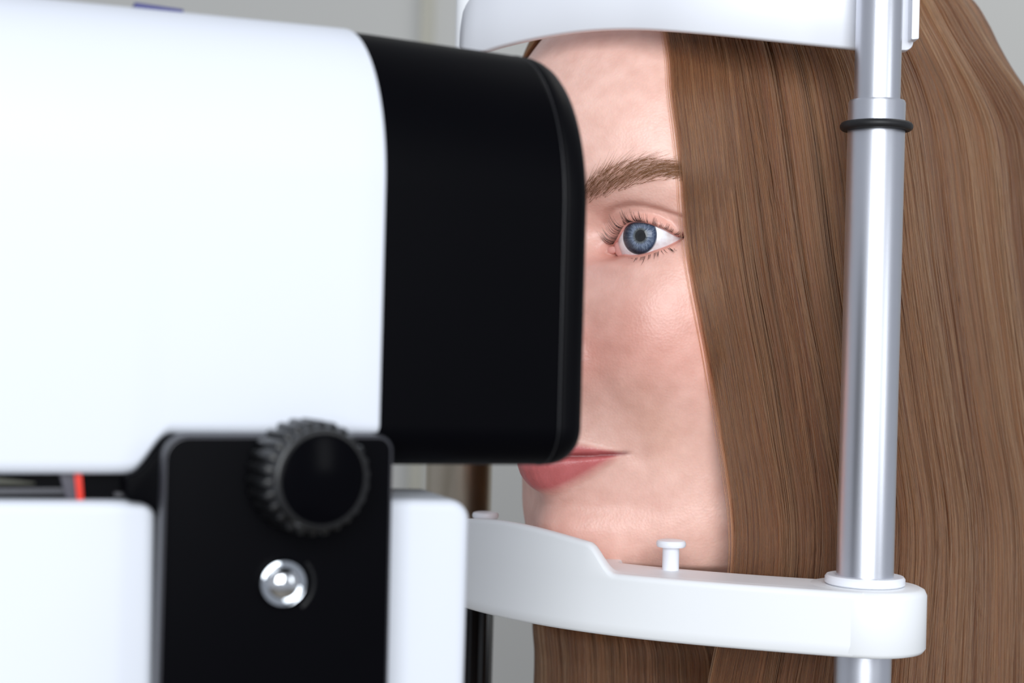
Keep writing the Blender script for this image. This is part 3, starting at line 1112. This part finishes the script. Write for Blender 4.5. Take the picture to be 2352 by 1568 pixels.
def skin_material():
    m = bpy.data.materials.new('skin')
    m.use_nodes = True
    nt = m.node_tree
    L = nt.links.new
    b = nt.nodes['Principled BSDF']
    at_ = nt.nodes.new('ShaderNodeAttribute'); at_.attribute_name = 'skin_colour'
    tc = nt.nodes.new('ShaderNodeTexCoord')
    n1 = nt.nodes.new('ShaderNodeTexNoise'); n1.inputs['Scale'].default_value = 160; n1.inputs['Detail'].default_value = 5
    L(tc.outputs['Object'], n1.inputs['Vector'])
    rp = nt.nodes.new('ShaderNodeValToRGB')
    rp.color_ramp.elements[0].position = 0.3; rp.color_ramp.elements[0].color = (0.93, 0.86, 0.84, 1)
    rp.color_ramp.elements[1].position = 0.7; rp.color_ramp.elements[1].color = (1.05, 1.04, 1.04, 1)
    L(n1.outputs[0], rp.inputs[0])
    mx = nt.nodes.new('ShaderNodeMix'); mx.data_type = 'RGBA'; mx.blend_type = 'MULTIPLY'; mx.inputs[0].default_value = 1.0
    L(at_.outputs['Color'], mx.inputs[6]); L(rp.outputs[0], mx.inputs[7])
    L(mx.outputs[2], b.inputs['Base Color'])
    b.inputs['Roughness'].default_value = 0.38
    b.inputs['Specular IOR Level'].default_value = 0.45
    b.inputs['Subsurface Weight'].default_value = 0.22
    b.inputs['Subsurface Radius'].default_value = (1.0, 0.35, 0.2)
    b.inputs['Subsurface Scale'].default_value = 0.0022
    vo = nt.nodes.new('ShaderNodeTexVoronoi'); vo.inputs['Scale'].default_value = 1100
    L(tc.outputs['Object'], vo.inputs['Vector'])
    n2 = nt.nodes.new('ShaderNodeTexNoise'); n2.inputs['Scale'].default_value = 700; n2.inputs['Detail'].default_value = 4
    L(tc.outputs['Object'], n2.inputs['Vector'])
    ad = nt.nodes.new('ShaderNodeMath'); ad.operation = 'ADD'
    L(vo.outputs['Distance'], ad.inputs[0]); L(n2.outputs[0], ad.inputs[1])
    bp = nt.nodes.new('ShaderNodeBump'); bp.inputs['Strength'].default_value = 0.17; bp.inputs['Distance'].default_value = 0.0004
    L(ad.outputs[0], bp.inputs['Height']); L(bp.outputs[0], b.inputs['Normal'])
    return m


M_SKIN = skin_material()
VL = hl(V)
me = bpy.data.meshes.new('body')
me.from_pydata(VL.tolist(), [], faces)
me.materials.append(M_SKIN)
ca = me.color_attributes.new('skin_colour', 'FLOAT_COLOR', 'POINT')
ca.data.foreach_set('color', np.concatenate([COLV, np.ones((len(V), 1))], 1).astype(np.float32).ravel())
bm = bmesh.new(); bm.from_mesh(me)
loose = [v for v in bm.verts if not v.link_faces]
bmesh.ops.delete(bm, geom=loose, context='VERTS')
bmesh.ops.recalc_face_normals(bm, faces=bm.faces)
for f in bm.faces:
    f.smooth = True
bm.to_mesh(me)
bvh = BVHTree.FromBMesh(bm)
bm.free()
body = bpy.data.objects.new('body', me); COL.objects.link(body); body.parent = person

# plain top over the shoulders, below the picture
rows_ = [z for z in zs if z < -196]
m_ = MB(); tr_ = []
for k_, z in enumerate(rows_):
    g_ = 3.0 if k_ < len(rows_) - 1 else 1.0
    w0, f0_, b0_ = float(wz(np.array([z]))[0]) + g_, float(smooth_interp(np.array([z]), TZ, TF)[0]) + g_, float(smooth_interp(np.array([z]), TZ, TB)[0]) + g_
    tr_.append([tuple(hl(np.array((w0 * math.sin(t), (f0_ if math.cos(t) > 0 else b0_) * (math.cos(t) if math.cos(t) < 0 else max(0.0, 1 - abs(math.sin(t)) ** 2.15) ** (1 / 2.15)) - 18, z)))) for t in np.linspace(-math.pi, math.pi, 97)[:-1]])
m_.loft(tr_, cap=False)
m_.build('top', mat('grey_knit', (176, 178, 182), 0.85, bump=0.2, bscale=900, vary=0.05), person)

# ---- eyes
gz = np.array((0.264, 0.964, 0.03)); gz /= np.linalg.norm(gz)


def eye_material():
    m = bpy.data.materials.new('eye_surface')
    m.use_nodes = True
    nt = m.node_tree; L = nt.links.new
    b = nt.nodes['Principled BSDF']
    tc = nt.nodes.new('ShaderNodeTexCoord')
    sx = nt.nodes.new('ShaderNodeSeparateXYZ'); L(tc.outputs['Object'], sx.inputs[0])

    def M(op, a, b_=None, c_=None):
        n = nt.nodes.new('ShaderNodeMath'); n.operation = op
        for i, v in enumerate((a, b_, c_)):
            if v is None:
                continue
            if isinstance(v, (int, float)):
                n.inputs[i].default_value = v
            else:
                L(v, n.inputs[i])
        return n.outputs[0]
    r = M('MULTIPLY', M('SQRT', M('ADD', M('POWER', sx.outputs[0], 2.0), M('POWER', sx.outputs[1], 2.0))), 1000.0)
    ang = M('ARCTAN2', sx.outputs[1], sx.outputs[0])
    # radial fibres: noise on (cos, sin) * big + r * small
    cv = nt.nodes.new('ShaderNodeCombineXYZ')
    L(M('MULTIPLY', M('COSINE', ang), 6.0), cv.inputs[0]); L(M('MULTIPLY', M('SINE', ang), 6.0), cv.inputs[1]); L(M('MULTIPLY', r, 0.35), cv.inputs[2])
    nz = nt.nodes.new('ShaderNodeTexNoise'); nz.inputs['Scale'].default_value = 1.7; nz.inputs['Detail'].default_value = 5; nz.inputs['Roughness'].default_value = 0.65
    L(cv.outputs[0], nz.inputs['Vector'])
    fib = nt.nodes.new('ShaderNodeValToRGB')
    e = fib.color_ramp.elements
    e[0].position = 0.32; e[0].color = lin((72, 84, 110)) + (1,)
    e[1].position = 0.70; e[1].color = lin((172, 184, 200)) + (1,)
    e2 = e.new(0.5); e2.color = lin((112, 126, 152)) + (1,)
    L(nz.outputs[0], fib.inputs[0])
    mr = nt.nodes.new('ShaderNodeMapRange'); mr.inputs[1].default_value = 0; mr.inputs[2].default_value = 7.0
    L(M('ADD', r, M('MULTIPLY', M('SUBTRACT', nz.outputs[0], 0.5), 0.5)), mr.inputs[0])

    def ramp(stops):
        n = nt.nodes.new('ShaderNodeValToRGB')
        el = n.color_ramp.elements
        el[0].position = stops[0][0] / 7; el[0].color = stops[0][1] + (1,)
        el[1].position = stops[-1][0] / 7; el[1].color = stops[-1][1] + (1,)
        for p, c_ in stops[1:-1]:
            k = el.new(p / 7); k.color = c_ + (1,)
        L(mr.outputs[0], n.inputs[0])
        return n.outputs[0]
    tint = ramp([(1.8, lin((150, 140, 120))), (2.3, lin((196, 190, 168))), (3.0, (1, 1, 1)), (4.8, (1, 1, 1)), (5.5, lin((170, 178, 195))), (5.95, lin((92, 100, 120)))])
    mul = nt.nodes.new('ShaderNodeMix'); mul.data_type = 'RGBA'; mul.blend_type = 'MULTIPLY'; mul.inputs[0].default_value = 1
    L(fib.outputs[0], mul.inputs[6]); L(tint, mul.inputs[7])
    # masks
    pup = nt.nodes.new('ShaderNodeMapRange'); pup.inputs[1].default_value = 1.86; pup.inputs[2].default_value = 1.98
    L(r, pup.inputs[0])
    mp_ = nt.nodes.new('ShaderNodeMix'); mp_.data_type = 'RGBA'; mp_.inputs[6].default_value = (0.002, 0.002, 0.003, 1)
    L(pup.outputs[0], mp_.inputs[0]); L(mul.outputs[2], mp_.inputs[7])
    scn = nt.nodes.new('ShaderNodeTexNoise'); scn.inputs['Scale'].default_value = 260; scn.inputs['Detail'].default_value = 4
    L(tc.outputs['Object'], scn.inputs['Vector'])
    scl = nt.nodes.new('ShaderNodeValToRGB')
    scl.color_ramp.elements[0].position = 0.3; scl.color_ramp.elements[0].color = lin((214, 196, 196)) + (1,)
    scl.color_ramp.elements[1].position = 0.6; scl.color_ramp.elements[1].color = lin((244, 243, 248)) + (1,)
    L(scn.outputs[0], scl.inputs[0])
    lim = nt.nodes.new('ShaderNodeMapRange'); lim.inputs[1].default_value = 5.75; lim.inputs[2].default_value = 6.35
    L(r, lim.inputs[0])
    front = M('GREATER_THAN', sx.outputs[2], 0.0)
    inv = M('SUBTRACT', 1.0, front)
    msk = M('MAXIMUM', lim.outputs[0], inv)
    fin = nt.nodes.new('ShaderNodeMix'); fin.data_type = 'RGBA'
    L(msk, fin.inputs[0]); L(mp_.outputs[2], fin.inputs[6]); L(scl.outputs[0], fin.inputs[7])
    L(fin.outputs[2], b.inputs['Base Color'])
    b.inputs['Roughness'].default_value = 0.3
    b.inputs['Coat Weight'].default_value = 1.0
    b.inputs['Coat Roughness'].default_value = 0.03
    b.inputs['Subsurface Weight'].default_value = 0.1
    b.inputs['Subsurface Scale'].default_value = 0.001
    return m


M_EYE = eye_material()
mc = bpy.data.materials.new('clear_cornea'); mc.use_nodes = True
nt = mc.node_tree
nt.nodes.remove(nt.nodes['Principled BSDF'])
tr = nt.nodes.new('ShaderNodeBsdfTransparent'); gl = nt.nodes.new('ShaderNodeBsdfGlossy'); gl.inputs['Roughness'].default_value = 0.02
fz = nt.nodes.new('ShaderNodeFresnel'); fz.inputs['IOR'].default_value = 1.376
mixs = nt.nodes.new('ShaderNodeMixShader')
nt.links.new(fz.outputs[0], mixs.inputs[0]); nt.links.new(tr.outputs[0], mixs.inputs[1]); nt.links.new(gl.outputs[0], mixs.inputs[2])
nt.links.new(mixs.outputs[0], nt.nodes['Material Output'].inputs[0])
M_CAR = mat('moist_pink_tissue', (226, 166, 158), 0.25, spec=0.5, sss=0.2, bump=0.2, bscale=900, vary=0.1, vscale=300)

for sgn in (1, -1):
    ec = EYE_C * np.array((sgn, 1, 1))
    g = gz * np.array((sgn if sgn > 0 else -1, 1, 1))
    prof = []
    for k in range(64):
        an = math.pi * k / 64
        r_, z_ = EYE_R * math.sin(an), EYE_R * math.cos(an)
        if r_ < 5.9 and z_ > 0:
            z_ = 10.05 + 0.5 * (r_ / 5.9) ** 2
        prof.append((max(r_, 0.02) * MM, z_ * MM))
    prof = prof[::-1]
    m_ = MB(); m_.lathe(prof, 72)
    eo = m_.build('eye', M_EYE, person, sharp=math.radians(80))
    loc = hl(ec)
    eo.location = loc
    q = Vector((-g[0], g[1], g[2])).to_track_quat('Z', 'Y')
    eo.rotation_mode = 'QUATERNION'; eo.rotation_quaternion = q
    m_ = MB()
    cp = [(6.35 * MM, 10.15 * MM)]
    for k in range(1, 22):
        an = (1 - k / 21) * math.asin(6.35 / 8.2)
        cp.append((max(8.2 * math.sin(an), 0.02) * MM, (10.15 + 8.2 * (math.cos(an) - math.cos(math.asin(6.35 / 8.2)))) * MM))
    m_.lathe(cp, 64)
    m_.f = m_.f[:-2] + [m_.f[-1]]
    m_.build('cornea', mc, eo)
    # pink tissue of the inner corner
    m_ = MB()
    cpos = on_ball(1405, 574, 11.0)
    cl_ = cpos * np.array((sgn, 1, 1))
    rgs = []
    for i in range(1, 14):
        th = math.pi * i / 14
        rgs.append([tuple(hl(cl_ + np.array((sgn * (2.3 * math.sin(th) * math.cos(p_)), 0.9 * math.sin(th) * math.sin(p_), 1.3 * math.cos(th))))) for p_ in np.linspace(0, 2 * math.pi, 25)[:-1]])
    m_.loft(rgs)
    fpos = on_ball(1425, 563, 11.3) * np.array((sgn, 1, 1))
    rgs = []
    for i in range(1, 14):
        th = math.pi * i / 14
        rgs.append([tuple(hl(fpos + np.array((sgn * (2.6 * math.sin(th) * math.cos(p_)), 1.2 * math.sin(th) * math.sin(p_), 3.9 * math.cos(th))))) for p_ in np.linspace(0, 2 * math.pi, 25)[:-1]])
    m_.loft(rgs)
    m_.build('tear_duct', M_CAR, person)

# ---- hairs as thin tapering tubes


def tubes(name, lines, r0, r1, material, parent, sides=4):
    vv, ff = [], []
    for ln in lines:
        P = np.asarray(ln); n = len(P)
        t = np.gradient(P, axis=0); t /= np.linalg.norm(t, axis=1)[:, None] + 1e-9
        ref = np.array((0.3, 0.5, 0.8)); u = np.cross(t, ref); u /= np.linalg.norm(u, axis=1)[:, None] + 1e-9
        w_ = np.cross(t, u)
        rr = np.linspace(r0, r1, n)
        k = len(vv)
        for i in range(n):
            for s_ in range(sides):
                a_ = 2 * math.pi * s_ / sides
                vv.append(P[i] + rr[i] * (u[i] * math.cos(a_) + w_[i] * math.sin(a_)))
        for i in range(n - 1):
            for s_ in range(sides):
                s2 = (s_ + 1) % sides
                ff.append((k + i * sides + s_, k + i * sides + s2, k + (i + 1) * sides + s2, k + (i + 1) * sides + s_))
    return link_mesh(name, hl(np.array(vv)), ff, material, parent, True)


M_LASH = mat('dark_brown_lash', (44, 30, 26), 0.45, spec=0.4, vary=0.1)
M_BROW = mat('brown_brow_hair', (150, 106, 72), 0.5, spec=0.35, vary=0.3, vscale=900)
radial = lambda p: (p - EYE_C) / np.linalg.norm(p - EYE_C)
cam_h = w2h(np.array((0.0, 0.0, CAMZ)))
lash_lines = []
for side, crv, n_ in (('u', uppc, 27), ('l', lowc, 22)):
    for k in range(n_):
        f0 = (k + random.uniform(0.2, 0.8)) / n_
        if (side == 'u' and f0 > 0.90) or (side == 'l' and f0 < 0.2):
            continue
        cl_dir = rng.normal(0, 0.10, 3)
        cl_len = random.uniform(0.6, 1.15)
        for q in range(random.randint(4, 7) if side == 'u' else random.randint(2, 5)):
            f_ = min(0.98, max(0.0, f0 + random.uniform(-0.016, 0.016)))
            p0 = crv[int(f_ * (len(crv) - 1))].copy()
            nrm = radial(p0)
            if side == 'u':
                # f_ runs from the outer corner (0) to the inner corner (1)
                ln_ = cl_len * random.uniform(4.4, 6.4) * (0.62 + 0.42 * min(1, f_ * 1.6))
                out = nrm + np.array((0.45 - 0.9 * f_, 0.15, -0.30)) + cl_dir
                up = np.array((0.15 - 0.5 * f_, -0.10, 1.0))
                bend = 0.30 + 0.36 * min(1, f_ * 1.5)
            else:
                ln_ = cl_len * random.uniform(3.8, 5.6)
                out = nrm * 0.9 + np.array((0.6 * (f_ - 0.5), 0.0, -0.62)) + cl_dir
                up = np.array((0.2 * (f_ - 0.5), 0.2, 0.25))
                bend = 0.35
                p0 = p0 + nrm * 0.15 + np.array((0, 0.1, -0.5))
            out = out + rng.normal(0, 0.05, 3)
            out /= np.linalg.norm(out)
            pts_ = [p0 + out * ln_ * s_ * (1 - 0.22 * s_) + up * bend * ln_ * s_ ** 2 for s_ in np.linspace(0, 1, 9)]
            lash_lines.append(np.array(pts_))
mir = [l * np.array((-1, 1, 1)) for l in lash_lines]
tubes('eyelashes', lash_lines, 0.085, 0.018, M_LASH, person)
tubes('eyelashes', mir, 0.075, 0.02, M_LASH, person)

# eyebrow, rooted on the skin where it is seen
org = Vector(hl(cam_h))


def skin_hit(px, py):
    rx, rz = ray(px, py)
    q = w2h(np.array((rx * 500, 500.0, rz * 500 + CAMZ)))
    dr = (Vector(hl(q)) - org).normalized()
    h = bvh.ray_cast(org, dr)
    return h[0], h[1]


brow = []
for k in range(760):
    f_ = random.random(); g_ = random.betavariate(1.5, 1.5)
    if f_ > 0.85 and random.random() < 0.4: continue
    p_ = tb[int(f_ * 99)] * (1 - g_) + bb[int(f_ * 99)] * g_
    hit, nr = skin_hit(p_[0], p_[1])
    if hit is None: continue
    # direction in the picture plane: upright near the nose, lying outwards to the tail
    ang = math.radians(np.interp(f_, [0, 0.2, 0.45, 0.7, 1.0], [62, 50, 30, 6, -14])) + random.gauss(0, 0.12) + (0.5 - g_) * -0.5 * (1 if f_ > .35 else 0.3)
    q_, _ = skin_hit(p_[0] + 40 * math.cos(ang), p_[1] - 40 * math.sin(ang))
    if q_ is None: continue
    dr = (q_ - hit); dr -= nr * dr.dot(nr)
    if dr.length < 1e-6: continue
    dr.normalize()
    ln_ = random.uniform(0.005, 0.0095)
    side_ = nr.cross(dr)
    cv_ = random.gauss(0, 0.10)
    pts_ = []
    for s_ in np.linspace(0, 1, 6):
        v = hit + dr * ln_ * s_ + nr * (0.0011 * math.sin(math.pi * 0.75 * s_) + 0.00005) + side_ * ln_ * cv_ * s_ * s_
        pts_.append(((-v[0]) / MM, v[1] / MM, (v[2] + PB) / MM - HZ - CAMZ))
    brow.append(np.array(pts_))
tubes('eyebrow', brow, 0.048, 0.015, M_BROW, person)
tubes('eyebrow', [l * np.array((-1, 1, 1)) for l in brow], 0.055, 0.02, M_BROW, person)

# ---- hair
LV = [126, 122, 112, 100, 75, 67, 45, 0, -55, -100, -160, -250]
NEARC = {
    126: [(0.5, 3), (4, 5), (8, 0), (8, -12), (6, -22), (3, -28), (0, -30)],
    122: [(1, 22), (12, 20), (22, 4), (24, -18), (18, -36), (8, -44), (0, -46)],
    112: [(4, 36), (24, 30), (40, 6), (42, -26), (39, -60), (18, -72), (0, -72)],
    100: [(14, 48), (36, 38), (55, 10), (58, -30), (57, -81), (30, -98), (0, -96)],
    75: [(27, 62), (50, 47), (67, 12), (72, -32), (70, -89), (38, -110), (0, -108)],
    67: [(32, 63), (55, 46), (70, 12), (75, -32), (74, -92), (40, -114), (0, -113)],
    45: [(37, 66), (60, 47), (75, 13), (80, -32), (83, -104), (46, -128), (0, -127)],
    0: [(45, 66), (66, 47), (80, 14), (85, -30), (84, -110), (48, -138), (0, -142)],
    -55: [(52, 57.5), (71, 41), (83, 12), (90, -30), (88, -112), (55, -144), (0, -148)],
    -100: [(57, 53.5), (74, 36), (86, 8), (94, -32), (94, -112), (60, -148), (0, -152)],
    -160: [(47, 54), (73, 34), (88, 6), (97, -34), (98, -112), (62, -150), (0, -155)],
    -250: [(42, 52), (72, 32), (90, 4), (100, -36), (100, -112), (64, -152), (0, -158)],
}
FARC = {
    126: [(0.5, 3), (4, 5), (8, 0), (8, -12), (6, -22), (3, -28), (0, -30)],
    122: [(1, 22), (12, 20), (22, 4), (24, -18), (18, -36), (8, -44), (0, -46)],
    112: [(4, 36), (24, 30), (40, 6), (42, -26), (34, -54), (16, -68), (0, -72)],
    100: [(16, 48), (36, 36), (55, 10), (58, -30), (50, -74), (26, -92), (0, -96)],
    75: [(34, 54), (54, 40), (67, 12), (72, -32), (63, -80), (34, -104), (0, -108)],
    67: [(40, 52), (58, 40), (70, 12), (75, -32), (67, -84), (36, -108), (0, -113)],
    45: [(48, 54), (64, 40), (75, 13), (80, -32), (76, -97), (42, -122), (0, -127)],
    0: [(54, 46), (68, 34), (78, 10), (82, -30), (80, -105), (46, -138), (0, -142)],
    -55: [(56, 36), (68, 24), (78, 4), (82, -30), (80, -105), (50, -144), (0, -148)],
    -100: [(50, 30), (62, 26), (74, 4), (80, -32), (80, -105), (50, -148), (0, -152)],
    -135: [(-30, 25), (27, 43), (57, 26), (78, -32), (80, -105), (52, -150), (0, -155)],
    -160: [(-32, 22), (18, 43), (54, 28), (78, -34), (80, -105), (52, -150), (0, -155)],
    -250: [(-34, 24), (20, 45), (57, 31), (82, -36), (80, -105), (52, -152), (0, -158)],
}
NVS = 120


def contour_table(C, zq):
    keys = sorted(C)
    T = np.stack([catmull(C[k], NVS) for k in keys])        # level x v x 2
    out = np.empty((len(zq), NVS, 2))
    for v in range(NVS):
        for a_ in range(2):
            out[:, v, a_] = smooth_interp(zq, keys, T[:, v, a_])
    return out


def hair_pts(tab, v, off):
    """tab: (n, NVS, 2); v: (k, n) in 0..1; off: (k, n) inward mm -> (k, n, 2)"""
    f = np.clip(v, 0, 1) * (NVS - 1)
    i = np.clip(f.astype(int), 0, NVS - 2)
    t = (f - i)[..., None]
    n = np.arange(tab.shape[0])[None, :]
    P = tab[n, i] * (1 - t) + tab[n, i + 1] * t
    T = tab[n, np.clip(i + 1, 0, NVS - 1)] - tab[n, np.clip(i - 1, 0, NVS - 1)]
    T /= np.linalg.norm(T, axis=-1, keepdims=True) + 1e-9
    N = np.stack([T[..., 1], -T[..., 0]], -1)       # candidate inward
    C = np.array((0.0, -25.0))
    sg = np.sign(((C - P) * N).sum(-1, keepdims=True)); sg[sg == 0] = 1
    return P + N * sg * off[..., None]


ZQ = np.concatenate([np.array([125.5, 123, 119, 113, 106, 98, 89, 80]), np.linspace(70, -250, 27)])
tabN, tabF = contour_table(NEARC, ZQ), contour_table(FARC, ZQ)
# dense inner mass under the strands
M_HAIRBASE = mat('hair_mass', (58, 36, 24), 0.6, spec=0.2, vary=0.35, vscale=14, stretch=(60, 60, 1.5))
vi = np.linspace(0, 1, 70)
ring_ = []
for k in range(len(ZQ)):
    depth = 6.0 + 0 * vi
    depth = np.where(vi < 0.06, 6.0, depth)
    pn = hair_pts(tabN[k:k + 1], np.clip(vi * 0.985 + 0.015, 0, 1)[:, None], depth[:, None])[:, 0]
    pf = hair_pts(tabF[k:k + 1], np.clip(vi * 0.96 + 0.04, 0, 1)[:, None], depth[:, None])[:, 0] * np.array((-1, 1))
    ring_.append([tuple(hl(np.array((p[0], p[1], ZQ[k])))) for p in list(pn) + list(pf[::-1])[1:]])
m_ = MB(); m_.loft(ring_, close_ring=False, cap=False)
hair = m_.build('hair', M_HAIRBASE, person, sharp=math.radians(80))


def strands(tab, n, vmin, vmax, dmax, seed, near=True, flip=False, n_clump=None, loose=0.0):
    r = np.random.default_rng(seed)
    nz = len(ZQ)
    nc = n_clump or n // 15
    cv = vmin + (vmax - vmin) * r.random(nc)
    cd = dmax * r.random(nc) ** 1.3
    cl = r.integers(0, nc, n)
    zt = np.linspace(0, 1, nz)[None, :]
    # slow wander shared by a clump, plus own wander
    ph, am, fq = r.random(nc) * 6.28, r.normal(0, 0.003, nc), r.uniform(1.0, 3.0, nc)
    drift = r.normal(0, 0.008, nc)
    vb = cv[cl] + r.normal(0, 0.0027, n)
    v = vb[:, None] + (am[cl, None] * np.sin(fq[cl, None] * zt * 3 + ph[cl, None])) + drift[cl, None] * (zt - 0.3)
    v += r.normal(0, 0.002, n)[:, None] * np.sin(zt * r.uniform(2, 7, n)[:, None] + r.random(n)[:, None] * 6.28)
    v += r.normal(0, 0.006, n)[:, None] * (zt - 0.35)
    if loose:
        v += r.normal(0, loose, n)[:, None] * (zt - r.uniform(0.05, 0.6, n)[:, None])
    v = np.abs(v - 0.0)
    d = np.clip(cd[cl] + r.normal(0, 0.5, n), -0.2, None)[:, None] * np.ones((1, nz))
    if loose:
        d = -np.abs(r.normal(0, 1.6, n))[:, None] * np.sin(np.pi * np.clip(zt * 1.0, 0, 1)) - 0.2
    P = hair_pts(tab, v, d)
    if flip:
        P[..., 0] *= -1
    P3 = np.concatenate([P, np.broadcast_to(ZQ[None, :, None], (n, nz, 1))], -1)
    tint = np.clip(0.5 + 0.34 * (r.random(nc)[cl] - 0.5) * 2 + r.normal(0, 0.16, n), 0, 1)
    return P3, tint


TABX = np.linspace(-66, 66, 133)
TABZ = np.linspace(-118, 100, 219)
gx, gz_ = np.meshgrid(TABX, TABZ)
FY = face_y(gx.ravel(), gz_.ravel(), False).reshape(gx.shape)
FY += -18 * sstep(-108, -150, gz_)


def outside(P, gap):
    """slide points that lie under the skin out of it, sideways and forward"""
    P = P.copy()
    for it in range(14):
        x, y, z = P[..., 0], P[..., 1], P[..., 2]
        fx_ = np.clip((x - TABX[0]) / (TABX[1] - TABX[0]), 0, len(TABX) - 1.001)
        fz_ = np.clip((z - TABZ[0]) / (TABZ[1] - TABZ[0]), 0, len(TABZ) - 1.001)
        i, j = fx_.astype(int), fz_.astype(int)
        u_, w_ = fx_ - i, fz_ - j
        fy = (FY[j, i] * (1 - u_) * (1 - w_) + FY[j, i + 1] * u_ * (1 - w_) + FY[j + 1, i] * (1 - u_) * w_ + FY[j + 1, i + 1] * u_ * w_)
        bad = (np.abs(x) < wz(z)) & (y < fy + gap) & (y > -5) & (z > -116) & (z < 100)
        step = np.where(bad, np.clip((fy + gap - y) * 0.45, 0.3, 6), 0)
        P[..., 0] += np.sign(x) * step * K
        P[..., 1] += step * K
    return P


def wisps(n, seed):
    r = np.random.default_rng(seed)
    nz = len(ZQ)
    zt = np.linspace(0, 1, nz)[None, :]
    P = hair_pts(tabN, np.zeros((n, nz)), np.zeros((n, nz)))
    sh = r.uniform(0.2, 2.2, n)[:, None] * np.sin(np.clip(zt * 1.15, 0, 1) * np.pi) * (0.6 + 0.4 * np.sin(zt * r.uniform(2, 5, n)[:, None] + r.random(n)[:, None] * 6))
    P = P + sh[..., None] * np.array((-K, K))
    return np.concatenate([P, np.broadcast_to(ZQ[None, :, None], (n, nz, 1))], -1), r.uniform(0.3, 0.8, n)


sets = [wisps(9, 21), strands(tabN, 13500, 0.0, 0.70, 7.0, 1), strands(tabN, 3000, 0.0, 0.05, 3.0, 2, n_clump=500),
        strands(tabN, 1500, 0.7, 1.0, 6.0, 3), strands(tabN, 320, 0.0, 0.62, 1, 4, loose=0.055),
        strands(tabF, 5200, 0.0, 0.40, 6.5, 5, flip=True), strands(tabF, 1200, 0.40, 1.0, 6.0, 6, flip=True)]
P3 = np.concatenate([s[0] for s in sets])
P3 = outside(P3, rng.uniform(0.3, 3.2, len(P3))[:, None])
TI = np.concatenate([s[1] for s in sets])
nS, nP = P3.shape[:2]
cu = bpy.data.hair_curves.new('strands')
cu.add_curves([nP] * nS)
cu.position_data.foreach_set('vector', hl(P3).astype(np.float32).ravel())
ra = cu.attributes.new('radius', 'FLOAT', 'POINT')
rad = np.repeat(rng.uniform(0.045, 0.095, nS)[:, None], nP, 1) * MM
ra.data.foreach_set('value', rad.astype(np.float32).ravel())
ta = cu.attributes.new('tint', 'FLOAT', 'CURVE')
ta.data.foreach_set('value', TI.astype(np.float32))
mh = bpy.data.materials.new('brown_hair'); mh.use_nodes = True
nt = mh.node_tree
nt.nodes.remove(nt.nodes['Principled BSDF'])
hb = nt.nodes.new('ShaderNodeBsdfHairPrincipled')
hb.parametrization = 'COLOR'
at_ = nt.nodes.new('ShaderNodeAttribute'); at_.attribute_name = 'tint'
rp = nt.nodes.new('ShaderNodeValToRGB')
rp.color_ramp.elements[0].color = lin((50, 26, 14)) + (1,)
rp.color_ramp.elements[1].color = lin((140, 89, 55)) + (1,)
nt.links.new(at_.outputs['Fac'], rp.inputs[0]); nt.links.new(rp.outputs[0], hb.inputs['Color'])
hb.inputs['Roughness'].default_value = 0.34
hb.inputs['Radial Roughness'].default_value = 0.45
hb.inputs['IOR'].default_value = 1.5
nt.links.new(hb.outputs[0], nt.nodes['Material Output'].inputs[0])
cu.materials.append(mh)
ho = bpy.data.objects.new('strands', cu); COL.objects.link(ho); ho.parent = hair
tag(ho, kind='stuff')
